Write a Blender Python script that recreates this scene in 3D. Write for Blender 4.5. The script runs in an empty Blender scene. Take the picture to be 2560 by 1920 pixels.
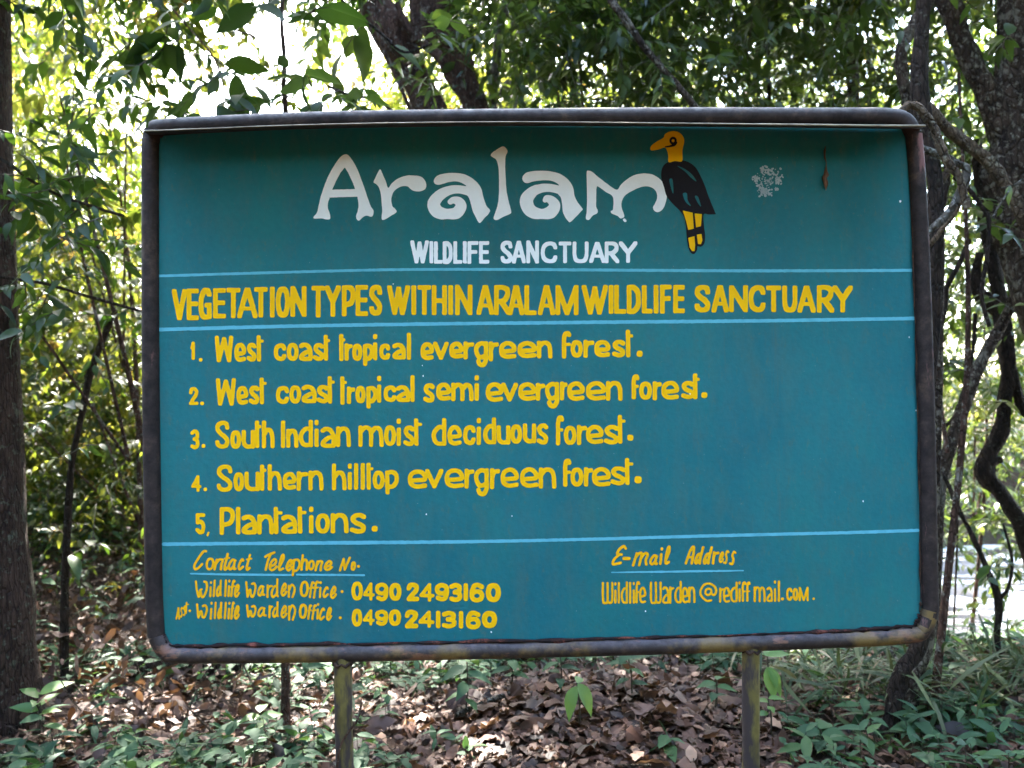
import bpy, math, random
import numpy as np
from mathutils import Vector
S = bpy.context.scene
COL = S.collection
# ---------------------------------------------------------------- camera, sky, sun, exposure
CAM = np.array([-0.1356, -2.5425, 1.5])
PITCH, YAW, ROLL, LENS = 0.0204, -0.0190, 0.0195, 30.0
def _rz(a): c, s = math.cos(a), math.sin(a); return np.array([[c, -s, 0], [s, c, 0], [0, 0, 1]])
def _rx(a): c, s = math.cos(a), math.sin(a); return np.array([[1, 0, 0], [0, c, -s], [0, s, c]])
def _ry(a): c, s = math.cos(a), math.sin(a); return np.array([[c, 0, s], [0, 1, 0], [-s, 0, c]])
ROT = _rz(YAW) @ _rx(PITCH) @ _ry(ROLL)
cam = bpy.data.cameras.new('camera'); cam_ob = bpy.data.objects.new('camera', cam); COL.objects.link(cam_ob)
cam.sensor_width = 36; cam.lens = LENS; cam.clip_end = 1000; cam.clip_start = .05
from mathutils import Matrix
M = Matrix(((*[float(v) for v in (ROT[0, 0], ROT[0, 2], -ROT[0, 1])], CAM[0]), (*[float(v) for v in (ROT[1, 0], ROT[1, 2], -ROT[1, 1])], CAM[1]),
            (*[float(v) for v in (ROT[2, 0], ROT[2, 2], -ROT[2, 1])], CAM[2]), (0, 0, 0, 1)))
cam_ob.matrix_world = M
cam.dof.use_dof = True; cam.dof.focus_distance = 2.6; cam.dof.aperture_fstop = 3.0
S.camera = cam_ob
SUN_EL, SUN_AZ = math.radians(50), math.radians(-16)      # high behind the board, a little to the left
w = bpy.data.worlds.new('World'); S.world = w; w.use_nodes = True
nt = w.node_tree; nt.nodes.clear()
sky = nt.nodes.new('ShaderNodeTexSky'); sky.sky_type = 'NISHITA'; sky.sun_disc = False
sky.sun_elevation = SUN_EL; sky.sun_rotation = SUN_AZ; sky.dust_density = 2.5; sky.air_density = 1.0; sky.ozone_density = 1.0
bg = nt.nodes.new('ShaderNodeBackground'); bg.inputs['Strength'].default_value = .15
wo = nt.nodes.new('ShaderNodeOutputWorld'); nt.links.new(sky.outputs[0], bg.inputs[0]); nt.links.new(bg.outputs[0], wo.inputs[0])
sl = bpy.data.lights.new('sun', 'SUN'); sl.energy = 3.3; sl.angle = math.radians(.5); sl.color = (1, .95, .86)
so = bpy.data.objects.new('sun', sl); COL.objects.link(so); so.location = (0, 0, 20)
sd = Vector((math.sin(SUN_AZ)*math.cos(SUN_EL), math.cos(SUN_AZ)*math.cos(SUN_EL), math.sin(SUN_EL)))
so.rotation_euler = sd.to_track_quat('Z', 'Y').to_euler()
S.view_settings.view_transform = 'Standard'; S.view_settings.look = 'None'; S.view_settings.gamma = 1
S.view_settings.exposure = 4.88
S.cycles.use_denoising = True; S.cycles.max_bounces = 8; S.cycles.diffuse_bounces = 4; S.cycles.transmission_bounces = 4
S.cycles.sample_clamp_indirect = 6; S.cycles.caustics_reflective = False; S.cycles.caustics_refractive = False

# ---------------------------------------------------------------- helpers
FPX = LENS/36*2560
def ray(px, py): return ROT @ np.array([(px-1280)/FPX, 1.0, (960-py)/FPX])
def at(px, py, Y):                       # point of the plane y = Y seen at photograph pixel (px, py)
    d = ray(px, py); return CAM+d*((Y-CAM[1])/d[1])
def path(pts, Y): return np.array([at(p[0], p[1], p[2] if len(p) > 2 else Y) for p in pts])
def obj(name, V, F, mats, parent=None, mi=None, smooth=False, rnd=None):
    me = bpy.data.meshes.new(name)
    if isinstance(F, list) and F and isinstance(F[0], np.ndarray) and F[0].ndim == 2:   # blocks of equal-sided faces
        V = np.asarray(V, np.float32); ls = np.concatenate([f.ravel() for f in F]).astype(np.int32)
        tot = np.concatenate([np.full(len(f), f.shape[1], np.int32) for f in F]); st = np.concatenate([[0], np.cumsum(tot)[:-1]]).astype(np.int32)
        me.vertices.add(len(V)); me.vertices.foreach_set('co', V.ravel())
        me.loops.add(len(ls)); me.loops.foreach_set('vertex_index', ls)
        me.polygons.add(len(tot)); me.polygons.foreach_set('loop_start', st); me.polygons.foreach_set('loop_total', tot)
        me.update(calc_edges=True); me.validate()
    else:
        me.from_pydata([tuple(map(float, v)) for v in V], [], [tuple(int(i) for i in f) for f in F]); me.update()
    for m in (mats if isinstance(mats, (list, tuple)) else [mats]): me.materials.append(m)
    if mi is not None: me.polygons.foreach_set('material_index', np.asarray(mi, np.int32))
    if smooth: me.polygons.foreach_set('use_smooth', np.ones(len(me.polygons), bool))
    if rnd is not None:
        a = me.attributes.new('rnd', 'FLOAT', 'POINT'); a.data.foreach_set('value', np.asarray(rnd, np.float32))
    o = bpy.data.objects.new(name, me); COL.objects.link(o)
    if parent is not None:
        o.parent = parent; o.matrix_parent_inverse = Matrix.Translation(-parent.location)
    return o
def tag(o, label, cat, group=None):
    o['label'] = label; o['category'] = cat
    if group: o['group'] = group
    return o
def thing(name, label, cat, loc, group=None):
    o = bpy.data.objects.new(name, None); COL.objects.link(o); o.location = [float(v) for v in loc]; o.empty_display_size = .1
    return tag(o, label, cat, group)
def smooth_path(P, n=6):
    P = np.array(P, float); Q = np.vstack([2*P[0]-P[1], P, 2*P[-1]-P[-2]]); t = np.linspace(0, 1, n, endpoint=False)[:, None]; out = []
    for i in range(len(Q)-3):
        a, b, c, d = Q[i:i+4]; out.append(.5*(2*b+(c-a)*t+(2*a-5*b+4*c-d)*t**2+(3*b-a-3*c+d)*t**3))
    return np.vstack(out+[P[-1:]])
def tube(P, r, sides=10, n=6, lump=0.0, seed=0, closed=False, caps=True):
    """round limb along P with radius r (number or per-point list) -> (V, quads array)"""
    P = np.array(P, float); rr = np.full(len(P), float(r)) if np.isscalar(r) else np.array(r, float)
    if n > 1 and not closed:
        Q = smooth_path(np.column_stack([P, rr]), n); P, rr = Q[:, :3], Q[:, 3]
    m = len(P); T = (np.roll(P, -1, 0)-np.roll(P, 1, 0)) if closed else np.gradient(P, axis=0)
    T /= np.linalg.norm(T, axis=1)[:, None]+1e-12
    u = np.cross(T[0], [0, 0, 1.0]);
    if np.linalg.norm(u) < .1: u = np.cross(T[0], [1.0, 0, 0])
    u /= np.linalg.norm(u); U = []
    for t in T:
        u = u-t*(u@t); u /= np.linalg.norm(u); U.append(u)
    U = np.array(U); W = np.cross(T, U); a = np.arange(sides)*2*math.pi/sides
    rg = np.random.default_rng(seed); R = np.repeat(rr[:, None], sides, 1)
    if lump:
        g = rg.normal(size=(m//3+3, sides)); y = np.arange(m)/3; k = y.astype(int); f = (y-k)[:, None]
        g = (g+np.roll(g, 1, 1))*.7; R = R*(1+lump*(g[k]*(1-f)+g[k+1]*f))
    V = P[:, None]+U[:, None]*(np.cos(a)[None, :, None]*R[..., None])+W[:, None]*(np.sin(a)[None, :, None]*R[..., None])
    i, j = np.meshgrid(np.arange(m if closed else m-1), np.arange(sides), indexing='ij'); i2, j2 = (i+1) % m, (j+1) % sides
    F = np.stack([i*sides+j, i*sides+j2, i2*sides+j2, i2*sides+j], -1).reshape(-1, 4)
    return V.reshape(-1, 3), F
def merge(parts):
    V, F, o = [], [], 0
    for v, f in parts: V.append(v); F.append(f+o); o += len(v)
    return np.vstack(V), [np.vstack(F)]
def fnoise(x, y, seed=0):                # smooth value noise for terrain and placing
    r = np.random.default_rng(seed).random((64, 64)); x = np.asarray(x)+640; y = np.asarray(y)+640
    a, b = np.floor(x).astype(int), np.floor(y).astype(int); u, v = x-a, y-b; u, v = u*u*(3-2*u), v*v*(3-2*v); g = lambda p, q: r[p % 64, q % 64]
    return (g(a, b)*(1-u)+g(a+1, b)*u)*(1-v)+(g(a, b+1)*(1-u)+g(a+1, b+1)*u)*v
def sst(a, b, x): t = np.clip((x-a)/(b-a), 0, 1); return t*t*(3-2*t)

# ---------------------------------------------------------------- materials
class NT:
    def __init__(s, name):
        s.m = bpy.data.materials.new(name); s.m.use_nodes = True; s.t = s.m.node_tree; s.t.nodes.clear()
        s.out = s.n('ShaderNodeOutputMaterial'); s.tc = s.n('ShaderNodeTexCoord')
    def n(s, ty, **k):
        o = s.t.nodes.new(ty)
        for a, v in k.items(): setattr(o, a, v)
        return o
    def set(s, sock, v):
        if hasattr(v, 'is_linked') or isinstance(v, bpy.types.NodeSocket): s.t.links.new(v, sock)
        else: sock.default_value = v if not (isinstance(v, tuple) and len(v) == 3 and sock.type == 'RGBA') else (*v, 1)
    def noise(s, scale, detail=4, rough=.55, stretch=(1, 1, 1), loc=(0, 0, 0)):
        mp = s.n('ShaderNodeMapping'); mp.inputs['Scale'].default_value = stretch; mp.inputs['Location'].default_value = loc
        s.t.links.new(s.tc.outputs['Object'], mp.inputs[0]); o = s.n('ShaderNodeTexNoise')
        s.t.links.new(mp.outputs[0], o.inputs['Vector']); o.inputs['Scale'].default_value = scale; o.inputs['Detail'].default_value = detail; o.inputs['Roughness'].default_value = rough
        return o.outputs['Fac']
    def ramp(s, fac, stops, const=False):
        o = s.n('ShaderNodeValToRGB'); e = o.color_ramp.elements
        if const: o.color_ramp.interpolation = 'CONSTANT'
        while len(e) < len(stops): e.new(.5)
        for el, (p, c) in zip(e, stops): el.position = p; el.color = (*c, 1) if isinstance(c, tuple) else (c, c, c, 1)
        s.t.links.new(fac, o.inputs[0]); return o.outputs[0]
    def mix(s, f, a, b, mode='MIX'):
        o = s.n('ShaderNodeMix', data_type='RGBA', blend_type=mode); s.set(o.inputs['Factor'], f); s.set(o.inputs['A'], a); s.set(o.inputs['B'], b); return o.outputs['Result']
    def math(s, op, a, b=0.0):
        o = s.n('ShaderNodeMath', operation=op); s.set(o.inputs[0], a); s.set(o.inputs[1], b); return o.outputs[0]
    def bsdf(s, col, rough=.6, spec=.4, bump=None, strength=.3, dist=.01, metal=0.0):
        b = s.n('ShaderNodeBsdfPrincipled'); s.set(b.inputs['Base Color'], col); s.set(b.inputs['Roughness'], rough); s.set(b.inputs['Specular IOR Level'], spec); s.set(b.inputs['Metallic'], metal)
        if bump is not None:
            k = s.n('ShaderNodeBump'); k.inputs['Strength'].default_value = strength; k.inputs['Distance'].default_value = dist; s.t.links.new(bump, k.inputs['Height']); s.t.links.new(k.outputs[0], b.inputs['Normal'])
        return b.outputs[0]
    def end(s, sh): s.t.links.new(sh, s.out.inputs[0]); return s.m
def leaf_mat(name, stops, trans, tf=.45, rough=.42, spec=.45):
    k = NT(name); a = k.n('ShaderNodeAttribute', attribute_name='rnd'); c = k.ramp(a.outputs['Fac'], stops)
    nz = k.noise(35, 2); c2 = k.mix(.35, c, k.ramp(nz, [(.3, (.55, .6, .5)), (.7, (1.15, 1.1, 1.0))]), 'MULTIPLY')
    p = k.bsdf(c2, rough, spec); t = k.n('ShaderNodeBsdfTranslucent'); k.set(t.inputs[0], k.ramp(a.outputs['Fac'], trans))
    m = k.n('ShaderNodeMixShader'); m.inputs[0].default_value = tf; k.t.links.new(p, m.inputs[1]); k.t.links.new(t.outputs[0], m.inputs[2]); return k.end(m.outputs[0])
def bark_mat(name, a, b, lichen=None, amt=.6, stretch=(1, 1, .35), sc=26):
    k = NT(name); n1 = k.noise(sc, 8, .72, stretch); c = k.ramp(n1, [(.36, a), (.64, b)]); c = k.mix(.6, c, k.ramp(k.noise(4, 4, .6, (1, 1, .6), (3, 5, 1)), [(.35, (.5, .48, .46)), (.65, (1.25, 1.2, 1.15))]), 'MULTIPLY')
    if lichen:
        c = k.mix(k.ramp(k.noise(7, 6, .72), [(amt-.02, 0.0), (amt+.03, .8)]), c, lichen)
        c = k.mix(k.ramp(k.noise(34, 5, .7), [(amt-.02, 0.0), (amt+.03, .85)]), c, lichen)
    mp = k.n('ShaderNodeMapping'); mp.inputs['Scale'].default_value = (1, 1, stretch[2]*.6); k.t.links.new(k.tc.outputs['Object'], mp.inputs[0])
    vo = k.n('ShaderNodeTexVoronoi', feature='DISTANCE_TO_EDGE'); k.t.links.new(mp.outputs[0], vo.inputs['Vector']); vo.inputs['Scale'].default_value = sc*2.2
    cr = k.ramp(vo.outputs['Distance'], [(.0, .0), (.14, 1.0)])
    c = k.mix(k.math('MULTIPLY', k.math('SUBTRACT', 1.0, cr), k.ramp(k.noise(9, 4, .6), [(.35, .15), (.65, .8)])), c, tuple(v*.5 for v in a))  # crack shade put into the colour, as the bump gives little relief
    hgt = k.math('ADD', k.math('MULTIPLY', cr, .5), k.noise(sc*1.3, 8, .75, stretch))
    return k.end(k.bsdf(c, .9, .18, hgt, 1.0, .03))
MAT = {}
k = NT('teal_paint')
v1 = k.noise(2.2, 4, .6, (1, 1, .35)); v2 = k.noise(9, 4, .6, (1, 1, .25)); v3 = k.noise(60, 3)
c = k.ramp(v1, [(.3, (.007, .108, .142)), (.5, (.009, .131, .156)), (.72, (.014, .152, .143))])
c = k.mix(k.ramp(v2, [(.54, 0.0), (.74, .45)]), c, (.075, .125, .10))
c = k.mix(k.ramp(k.noise(3.1, 5, .65, (1, 1, .5), (4, 0, 2)), [(.58, 0.0), (.78, .28)]), c, (.06, .17, .19))
c = k.mix(k.ramp(k.noise(16, 5, .7, (1, 1, .06), (1, 0, 5)), [(.60, 0.0), (.80, .5)]), c, (.10, .085, .055))
c = k.mix(k.ramp(k.noise(1.1, 3, .6, (1, 1, 1), (9, 2, 4)), [(.45, 0.0), (.7, .4)]), c, (.03, .20, .20))
c = k.mix(k.ramp(k.noise(24, 6, .75, (1, 1, .8), (2, 7, 1)), [(.62, 0.0), (.70, .28)]), c, (.16, .13, .08))
c = k.mix(k.ramp(k.noise(20, 5, .7, (1, 1, .5), (5, 3, 8)), [(.46, 0.0), (.68, .42)]), c, (.045, .12, .12))
c = k.mix(k.ramp(k.noise(42, 4, .7, (1, 1, .45), (1, 9, 3)), [(.58, 0.0), (.74, .4)]), c, (.11, .12, .07))
c = k.mix(.25, c, k.ramp(v3, [(.3, (.8, .8, .8)), (.7, (1.15, 1.15, 1.15))]), 'MULTIPLY')
c = k.mix(k.ramp(k.noise(140, 2, .5), [(.735, 0.0), (.76, .55)]), c, (.3, .33, .3))
MAT['teal'] = k.end(k.bsdf(c, k.ramp(v2, [(.3, .5), (.7, .72)]), .18, k.math('ADD', k.math('MULTIPLY', k.noise(2.6, 2, .4, (1, 1, 1), (3, 3, 3)), 6.0), v3), .35, .004))
def paint(name, col, worn, w=.25):
    k = NT(name); c = k.mix(k.ramp(k.noise(30, 5, .65), [(.45, 0.0), (.75, w)]), col, worn)
    c = k.mix(k.ramp(k.noise(160, 3, .6), [(.66, 0.0), (.74, w)]), c, worn)
    return k.end(k.bsdf(c, .7, .12, k.noise(90, 3), .08, .001))
MAT['white'] = paint('white_paint', (.90, .90, .93), (.66, .68, .72), .22)
MAT['splash'] = paint('flaked_grey_paint', (.36, .42, .46), (.12, .2, .23), .7)
MAT['yellow'] = paint('yellow_paint', (.90, .47, .002), (.68, .42, .01), .35)
MAT['ochre'] = paint('ochre_paint', (.84, .40, .003), (.6, .36, .015), .4)
MAT['blue'] = paint('pale_blue_paint', (.12, .43, .54), (.06, .30, .38), .55)
MAT['black'] = paint('black_paint', (.012, .010, .014), (.02, .02, .025), .3)
def pipe_mat(name, rust, rust_lo, dust, dust_amt, stretch, ochre=None, gloss=0.0):
    k = NT(name); c = k.ramp(k.noise(20, 7, .7), [(.32, (.012, .008, .008)), (.55, (.034, .023, .021)), (.72, (.085, .052, .038))])
    c = k.mix(k.ramp(k.noise(13, 7, .72, stretch, (3.3, 1.7, .6)), [(rust_lo, 0.0), (rust_lo+.06, .85)]), c, rust)
    if ochre: c = k.mix(k.ramp(k.noise(5, 5, .65, (1, 1, 1), (7, 1, 3)), [(.50, 0.0), (.62, .6)]), c, ochre)
    g = k.n('ShaderNodeNewGeometry'); sx = k.n('ShaderNodeSeparateXYZ'); k.t.links.new(g.outputs['Normal'], sx.inputs[0])
    up = k.math('MULTIPLY', k.ramp(sx.outputs['Z'], [(.0, 0.0), (.75, 1.0)]), k.ramp(k.noise(38, 5, .7), [(.35, dust_amt*.25), (.65, dust_amt)]))
    c = k.mix(up, c, dust)
    return k.end(k.bsdf(c, k.ramp(k.noise(24, 4), [(.3, .58-gloss), (.7, .9-gloss)]), .22+gloss, k.noise(90, 6, .7), .45, .004))
MAT['rail_side'] = pipe_mat('dark_rail_with_pink_primer', (.20, .09, .08), .555, (.2, .18, .17), .25, (1, 1, .22))
MAT['rail_left'] = pipe_mat('dark_rail_left', (.20, .085, .075), .62, (.2, .18, .17), .25, (1, 1, .22))
MAT['rail_top'] = pipe_mat('dusty_top_rail', (.10, .06, .05), .66, (.14, .135, .125), .9, (.4, 1, 1))
MAT['rail_bottom'] = pipe_mat('rusted_bottom_rail', (.19, .085, .05), .55, (.20, .17, .2), .35, (.4, 1, 1), (.24, .145, .035), .12)
MAT['visor'] = pipe_mat('visor_sheet_metal', (.12, .045, .03), .55, (.2, .18, .15), .6, (.5, 1, 1))
k = NT('worn_sheet_edge'); MAT['visor_edge'] = k.end(k.bsdf(k.ramp(k.noise(20, 4), [(.3, (.10, .08, .05)), (.7, (.30, .27, .19))]), .6, .3))
k = NT('yellow_post_paint'); c = k.ramp(k.noise(18, 5, .65, (1, 1, .6)), [(.3, (.065, .05, .013)), (.7, (.175, .135, .036))])
c = k.mix(k.ramp(k.noise(9, 5, .65, (1, 1, .3), (2, 2, 0)), [(.47, 0.0), (.54, .92)]), c, (.030, .020, .026)); MAT['post'] = k.end(k.bsdf(c, .6, .35, k.noise(60, 4), .2, .004))
k = NT('rust_seam'); c = k.ramp(k.noise(22, 5, .7), [(.42, (.008, .007, .009)), (.56, (.03, .012, .01)), (.66, (.20, .06, .045)), (.78, (.18, .09, .05))]); MAT['seam'] = k.end(k.bsdf(c, .8, .2))
k = NT('dull_rust_seam'); MAT['seam_dull'] = k.end(k.bsdf(k.ramp(k.noise(30, 5, .7), [(.35, (.012, .01, .01)), (.55, (.05, .028, .02)), (.7, (.11, .06, .035))]), .85, .15))
MAT['bark_brown'] = bark_mat('reddish_brown_bark', (.040, .020, .013), (.15, .08, .055), (.26, .24, .20), .60)
MAT['bark_moss'] = bark_mat('mossy_dark_bark', (.020, .010, .007), (.085, .048, .034), (.10, .10, .07), .60)
MAT['bark_dark'] = bark_mat('dark_bark', (.014, .009, .006), (.055, .034, .024), (.11, .10, .07), .62)
MAT['bark_pale'] = bark_mat('pale_grey_bark', (.04, .032, .026), (.14, .12, .095), (.22, .21, .18), .58, (1, 1, .8), 16)
MAT['bark_mottled'] = bark_mat('mottled_grey_brown_bark', (.020, .012, .008), (.085, .055, .038), (.19, .16, .12), .57, (1, 1, .6), 16)
MAT['bark_liana'] = bark_mat('liana_bark', (.05, .033, .021), (.18, .125, .082), (.28, .24, .17), .6, (1, 1, 1), 20)
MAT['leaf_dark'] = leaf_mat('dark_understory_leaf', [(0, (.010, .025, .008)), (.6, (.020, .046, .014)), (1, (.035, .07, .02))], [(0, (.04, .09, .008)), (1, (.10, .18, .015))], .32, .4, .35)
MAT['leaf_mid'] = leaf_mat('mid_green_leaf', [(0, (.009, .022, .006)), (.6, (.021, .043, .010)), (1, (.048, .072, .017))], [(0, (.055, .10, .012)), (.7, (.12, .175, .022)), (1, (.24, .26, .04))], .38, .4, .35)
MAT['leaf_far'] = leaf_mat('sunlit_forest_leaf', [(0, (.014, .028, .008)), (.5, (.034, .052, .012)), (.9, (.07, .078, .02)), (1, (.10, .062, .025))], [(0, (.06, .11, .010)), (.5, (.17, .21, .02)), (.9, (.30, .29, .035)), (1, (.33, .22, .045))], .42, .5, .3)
MAT['leaf_ground'] = leaf_mat('blue_green_ground_leaf', [(0, (.014, .036, .018)), (.6, (.030, .072, .034)), (1, (.062, .11, .036))], [(0, (.05, .12, .03)), (1, (.12, .22, .04))], .22, .65, .2)
MAT['leaf_fresh'] = leaf_mat('fresh_seedling_leaf', [(0, (.045, .11, .03)), (1, (.10, .19, .05))], [(0, (.2, .4, .05)), (1, (.36, .52, .08))], .3, .5, .4)
MAT['grass'] = leaf_mat('bamboo_grass_blade', [(0, (.022, .038, .013)), (.6, (.045, .068, .024)), (.88, (.08, .088, .04)), (1, (.20, .15, .09))], [(0, (.06, .11, .02)), (1, (.18, .2, .07))], .2, .55, .3)
MAT['litter'] = leaf_mat('dead_leaf', [(0, (.011, .005, .003)), (.35, (.046, .019, .011)), (.7, (.108, .048, .029)), (.92, (.17, .085, .053)), (1, (.26, .155, .105))], [(0, (.10, .04, .015)), (1, (.3, .17, .08))], .12, .6, .4)
k = NT('green_twig'); MAT['twig'] = k.end(k.bsdf((.045, .035, .022), .7, .3))
k = NT('forest_soil'); c = k.ramp(k.noise(6, 8, .7), [(.3, (.018, .011, .008)), (.55, (.055, .034, .024)), (.75, (.11, .075, .055))])
c = k.mix(k.ramp(k.noise(1.3, 4, .6), [(.52, 0.0), (.68, .55)]), c, (.03, .045, .015)); MAT['soil'] = k.end(k.bsdf(c, .95, .15, k.noise(30, 8, .75), 1.0, .03))
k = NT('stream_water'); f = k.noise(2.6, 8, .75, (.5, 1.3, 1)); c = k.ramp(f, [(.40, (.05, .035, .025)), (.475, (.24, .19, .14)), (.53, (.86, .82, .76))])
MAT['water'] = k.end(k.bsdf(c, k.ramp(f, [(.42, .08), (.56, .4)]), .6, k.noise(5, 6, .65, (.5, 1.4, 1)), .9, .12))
k = NT('stream_rock'); MAT['rock'] = k.end(k.bsdf(k.ramp(k.noise(4, 7, .65), [(.3, (.09, .075, .065)), (.7, (.30, .27, .25))]), .7, .4, k.noise(12, 6), .6, .03))
# ---------------------------------------------------------------- painted lettering: brush strokes -> clean planar outlines
def catmull(P, closed=False, n=10):
    P = np.array(P, float)
    if closed: Q = np.vstack([P[-1], P, P[0], P[1]])
    else: Q = np.vstack([2*P[0]-P[1], P, 2*P[-1]-P[-2]])
    t = np.linspace(0, 1, n, endpoint=False)[:, None]; out = []
    for i in range(len(Q)-3):
        a, b, c, d = Q[i:i+4]
        out.append(.5*(2*b+(c-a)*t+(2*a-5*b+4*c-d)*t**2+(3*b-a-3*c+d)*t**3))
    if not closed: out.append(P[-1:])
    return np.vstack(out)

EL = [(.5, 0), (.85, .12), (1, .5), (.85, .88), (.5, 1), (.15, .88), (0, .5), (.15, .12)]
ARC = [(1, .22), (.85, .04), (.5, 0), (.12, .15), (0, .5), (.12, .85), (.5, 1), (.85, .96), (1, .78)]
UP = {  # capitals, unit box, y down
 'V': [('L', [(0, 0), (.5, 1), (1, 0)])],
 'E': [('L', [(1, 0), (0, 0), (0, 1), (1, 1)]), ('L', [(0, .48), (.92, .48)])],
 'G': [('C', [(1, .14), (.75, 0), (.4, .02), (.08, .25), (0, .55), (.08, .85), (.4, 1), (1, .98)]), ('L', [(.72, .55), (1, .55), (1, .98)])],
 'T': [('L', [(0, 0), (1, 0)]), ('L', [(.5, 0), (.5, 1)])],
 'A': [('L', [(0, 1), (.46, 0)]), ('L', [(.54, 0), (1, 1)]), ('L', [(.25, .72), (.75, .72)], .8)],
 'I': [('L', [(.5, 0), (.5, 1)])],
 'O': [('O', EL)], '0': [('O', EL)],
 'N': [('L', [(0, 1), (0, 0), (1, 1), (1, 0)])],
 'Y': [('L', [(0, 0), (.5, .52), (1, 0)]), ('L', [(.5, .5), (.5, 1)])],
 'P': [('L', [(0, 0), (0, 1)]), ('C', [(0, 0), (.6, 0), (.96, .12), (1, .36), (.75, .58), (.1, .66)])],
 'S': [('C', [(1, .2), (.88, .04), (.5, 0), (.12, .08), (.02, .26), (.3, .43), (.72, .58), (1, .76), (.86, .95), (.45, 1), (.1, .93), (0, .82)])],
 'W': [('L', [(0, 0), (.29, 1), (.5, .05), (.71, 1), (1, 0)])],
 'H': [('L', [(0, 0), (0, 1)]), ('L', [(1, 0), (1, 1)]), ('L', [(0, .52), (1, .52)])],
 'R': [('L', [(0, 0), (0, 1)]), ('C', [(0, 0), (.55, 0), (.88, .1), (.9, .32), (.6, .52), (.1, .55)]), ('L', [(.4, .55), (1, 1)])],
 'L': [('L', [(0, 0), (0, 1), (1, 1)])],
 'M': [('L', [(0, 1), (0, 0), (.5, 1), (1, 0), (1, 1)])],
 'D': [('L', [(0, 0), (0, 1)]), ('C', [(0, 0), (.45, 0), (.93, .2), (1, .5), (.93, .8), (.45, 1), (0, 1)])],
 'F': [('L', [(1, 0), (0, 0), (0, 1)]), ('L', [(0, .47), (.85, .47)])],
 'C': [('C', ARC)],
 'U': [('C', [(0, 0), (0, .3), (.01, .65), (.15, .93), (.5, 1), (.85, .93), (.99, .65), (1, .3), (1, 0)])],
}
LO = dict(UP)
LO.update({
 'W': [('L', [(0, 0), (.14, 1), (.5, .06), (.86, 1), (1, 0)])],
 'e': [('C', [(.1, .6), (.5, .58), (.96, .52), (1, .3), (.75, .04), (.42, 0), (.1, .18), (0, .52), (.1, .85), (.45, 1), (1, .95)])],
 's': [('C', [(1, .1), (.7, 0), (.3, .03), (.05, .22), (.3, .45), (.75, .6), (1, .78), (.85, .97), (.45, 1), (0, .9)])],
 't': [('L', [(0, 0), (.08, 1)]), ('L', [(0, .17), (1, .17)], .75)],
 'c': [('C', ARC)], 'o': [('O', EL)],
 'a': [('C', [(0, .1), (.35, 0), (.75, .1), (1, .45), (1, 1)]), ('C', [(1, .5), (.6, .52), (.15, .72), (0, .9), (.25, 1), (1, 1)])],
 'r': [('L', [(0, 0), (0, 1)]), ('C', [(.02, .4), (.3, .12), (1, .06)])],
 'p': [('L', [(0, .04), (.04, 1)]), ('C', [(0, .02), (.6, 0), (1, .17), (1, .47), (.62, .7), (0, .72)])],
 'i': [('L', [(.5, 0), (.5, .05)]), ('L', [(.5, .38), (.5, 1)])],
 'l': [('L', [(.5, 0), (.5, 1)])], 'v': UP['V'],
 'g': [('C', [(1, .06), (.5, 0), (.05, .15), (0, .38), (.25, .62), (.6, .64), (1, .56)]), ('C', [(1, 0), (1, .4), (1, .78), (.7, 1), (.35, .97), (.2, .84)])],
 'n': [('L', [(0, 0), (0, 1)]), ('C', [(0, .3), (.35, .02), (.75, .05), (.95, .35), (1, 1)])],
 'm': [('L', [(0, 0), (0, 1)]), ('C', [(0, .25), (.22, 0), (.44, .1), (.5, .45), (.5, 1)]), ('C', [(.5, .3), (.7, .02), (.9, .1), (.98, .45), (1, 1)])],
 'f': [('C', [(1, .08), (.72, 0), (.25, .05), (0, .25), (0, .6), (0, 1)]), ('L', [(0, .5), (1, .48)], .75)],
 '.': [('L', [(.5, .5), (.52, .5)])],
 'u': [('C', [(0, 0), (0, .35), (.05, .8), (.4, 1), (1, .97)]), ('L', [(1, 0), (1, 1)])],
 'h': [('L', [(0, 0), (0, 1)]), ('C', [(0, .55), (.35, .32), (.75, .35), (.95, .58), (1, 1)])],
 'd': [('L', [(1, 0), (1, 1)]), ('C', [(1, .32), (.5, .3), (.06, .5), (0, .75), (.3, .98), (1, 1)])],
 '1': [('L', [(0, .3), (.8, .0)]), ('L', [(.8, 0), (.8, 1)])],
 '|': [('L', [(.5, 0), (.5, 1)])],
 '2': [('C', [(0, .26), (.15, .05), (.55, 0), (.95, .14), (.88, .4), (.4, .72), (0, 1)]), ('L', [(0, 1), (1, 1)])],
 '3': [('C', [(0, .1), (.5, 0), (.95, .12), (.92, .38), (.4, .48)]), ('C', [(.4, .48), (.95, .58), (1, .85), (.55, 1), (0, .92)])],
 '4': [('L', [(.72, 0), (0, .7), (1, .72)]), ('L', [(.72, 0), (.72, 1)])],
 '5': [('L', [(1, 0), (.05, 0), (.05, .4)]), ('C', [(.05, .42), (.6, .38), (1, .6), (.92, .9), (.5, 1), (0, .85)])],
 ',': [('L', [(.75, .1), (.25, 1)])],
 '9': [('O', [(.5, 0), (.88, .1), (1, .3), (.85, .52), (.5, .6), (.12, .5), (0, .3), (.12, .1)]), ('C', [(1, .3), (1, .6), (.85, .9), (.5, 1), (.1, .9)])],
 '6': [('O', [(.5, 1), (.88, .9), (1, .7), (.85, .48), (.5, .42), (.12, .5), (0, .7), (.12, .9)]), ('C', [(0, .7), (.02, .4), (.25, .05), (.6, 0), (.98, .12)])],
 '-': [('L', [(0, .5), (1, .5)])],
 '@': [('C', [(.68, .97), (.4, 1), (.08, .75), (0, .45), (.2, .1), (.55, 0), (.9, .18), (1, .45), (.88, .66), (.72, .6), (.68, .38)]), ('O', [(.52, .3), (.68, .38), (.62, .6), (.45, .66), (.32, .55), (.36, .36)])],
})
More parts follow.
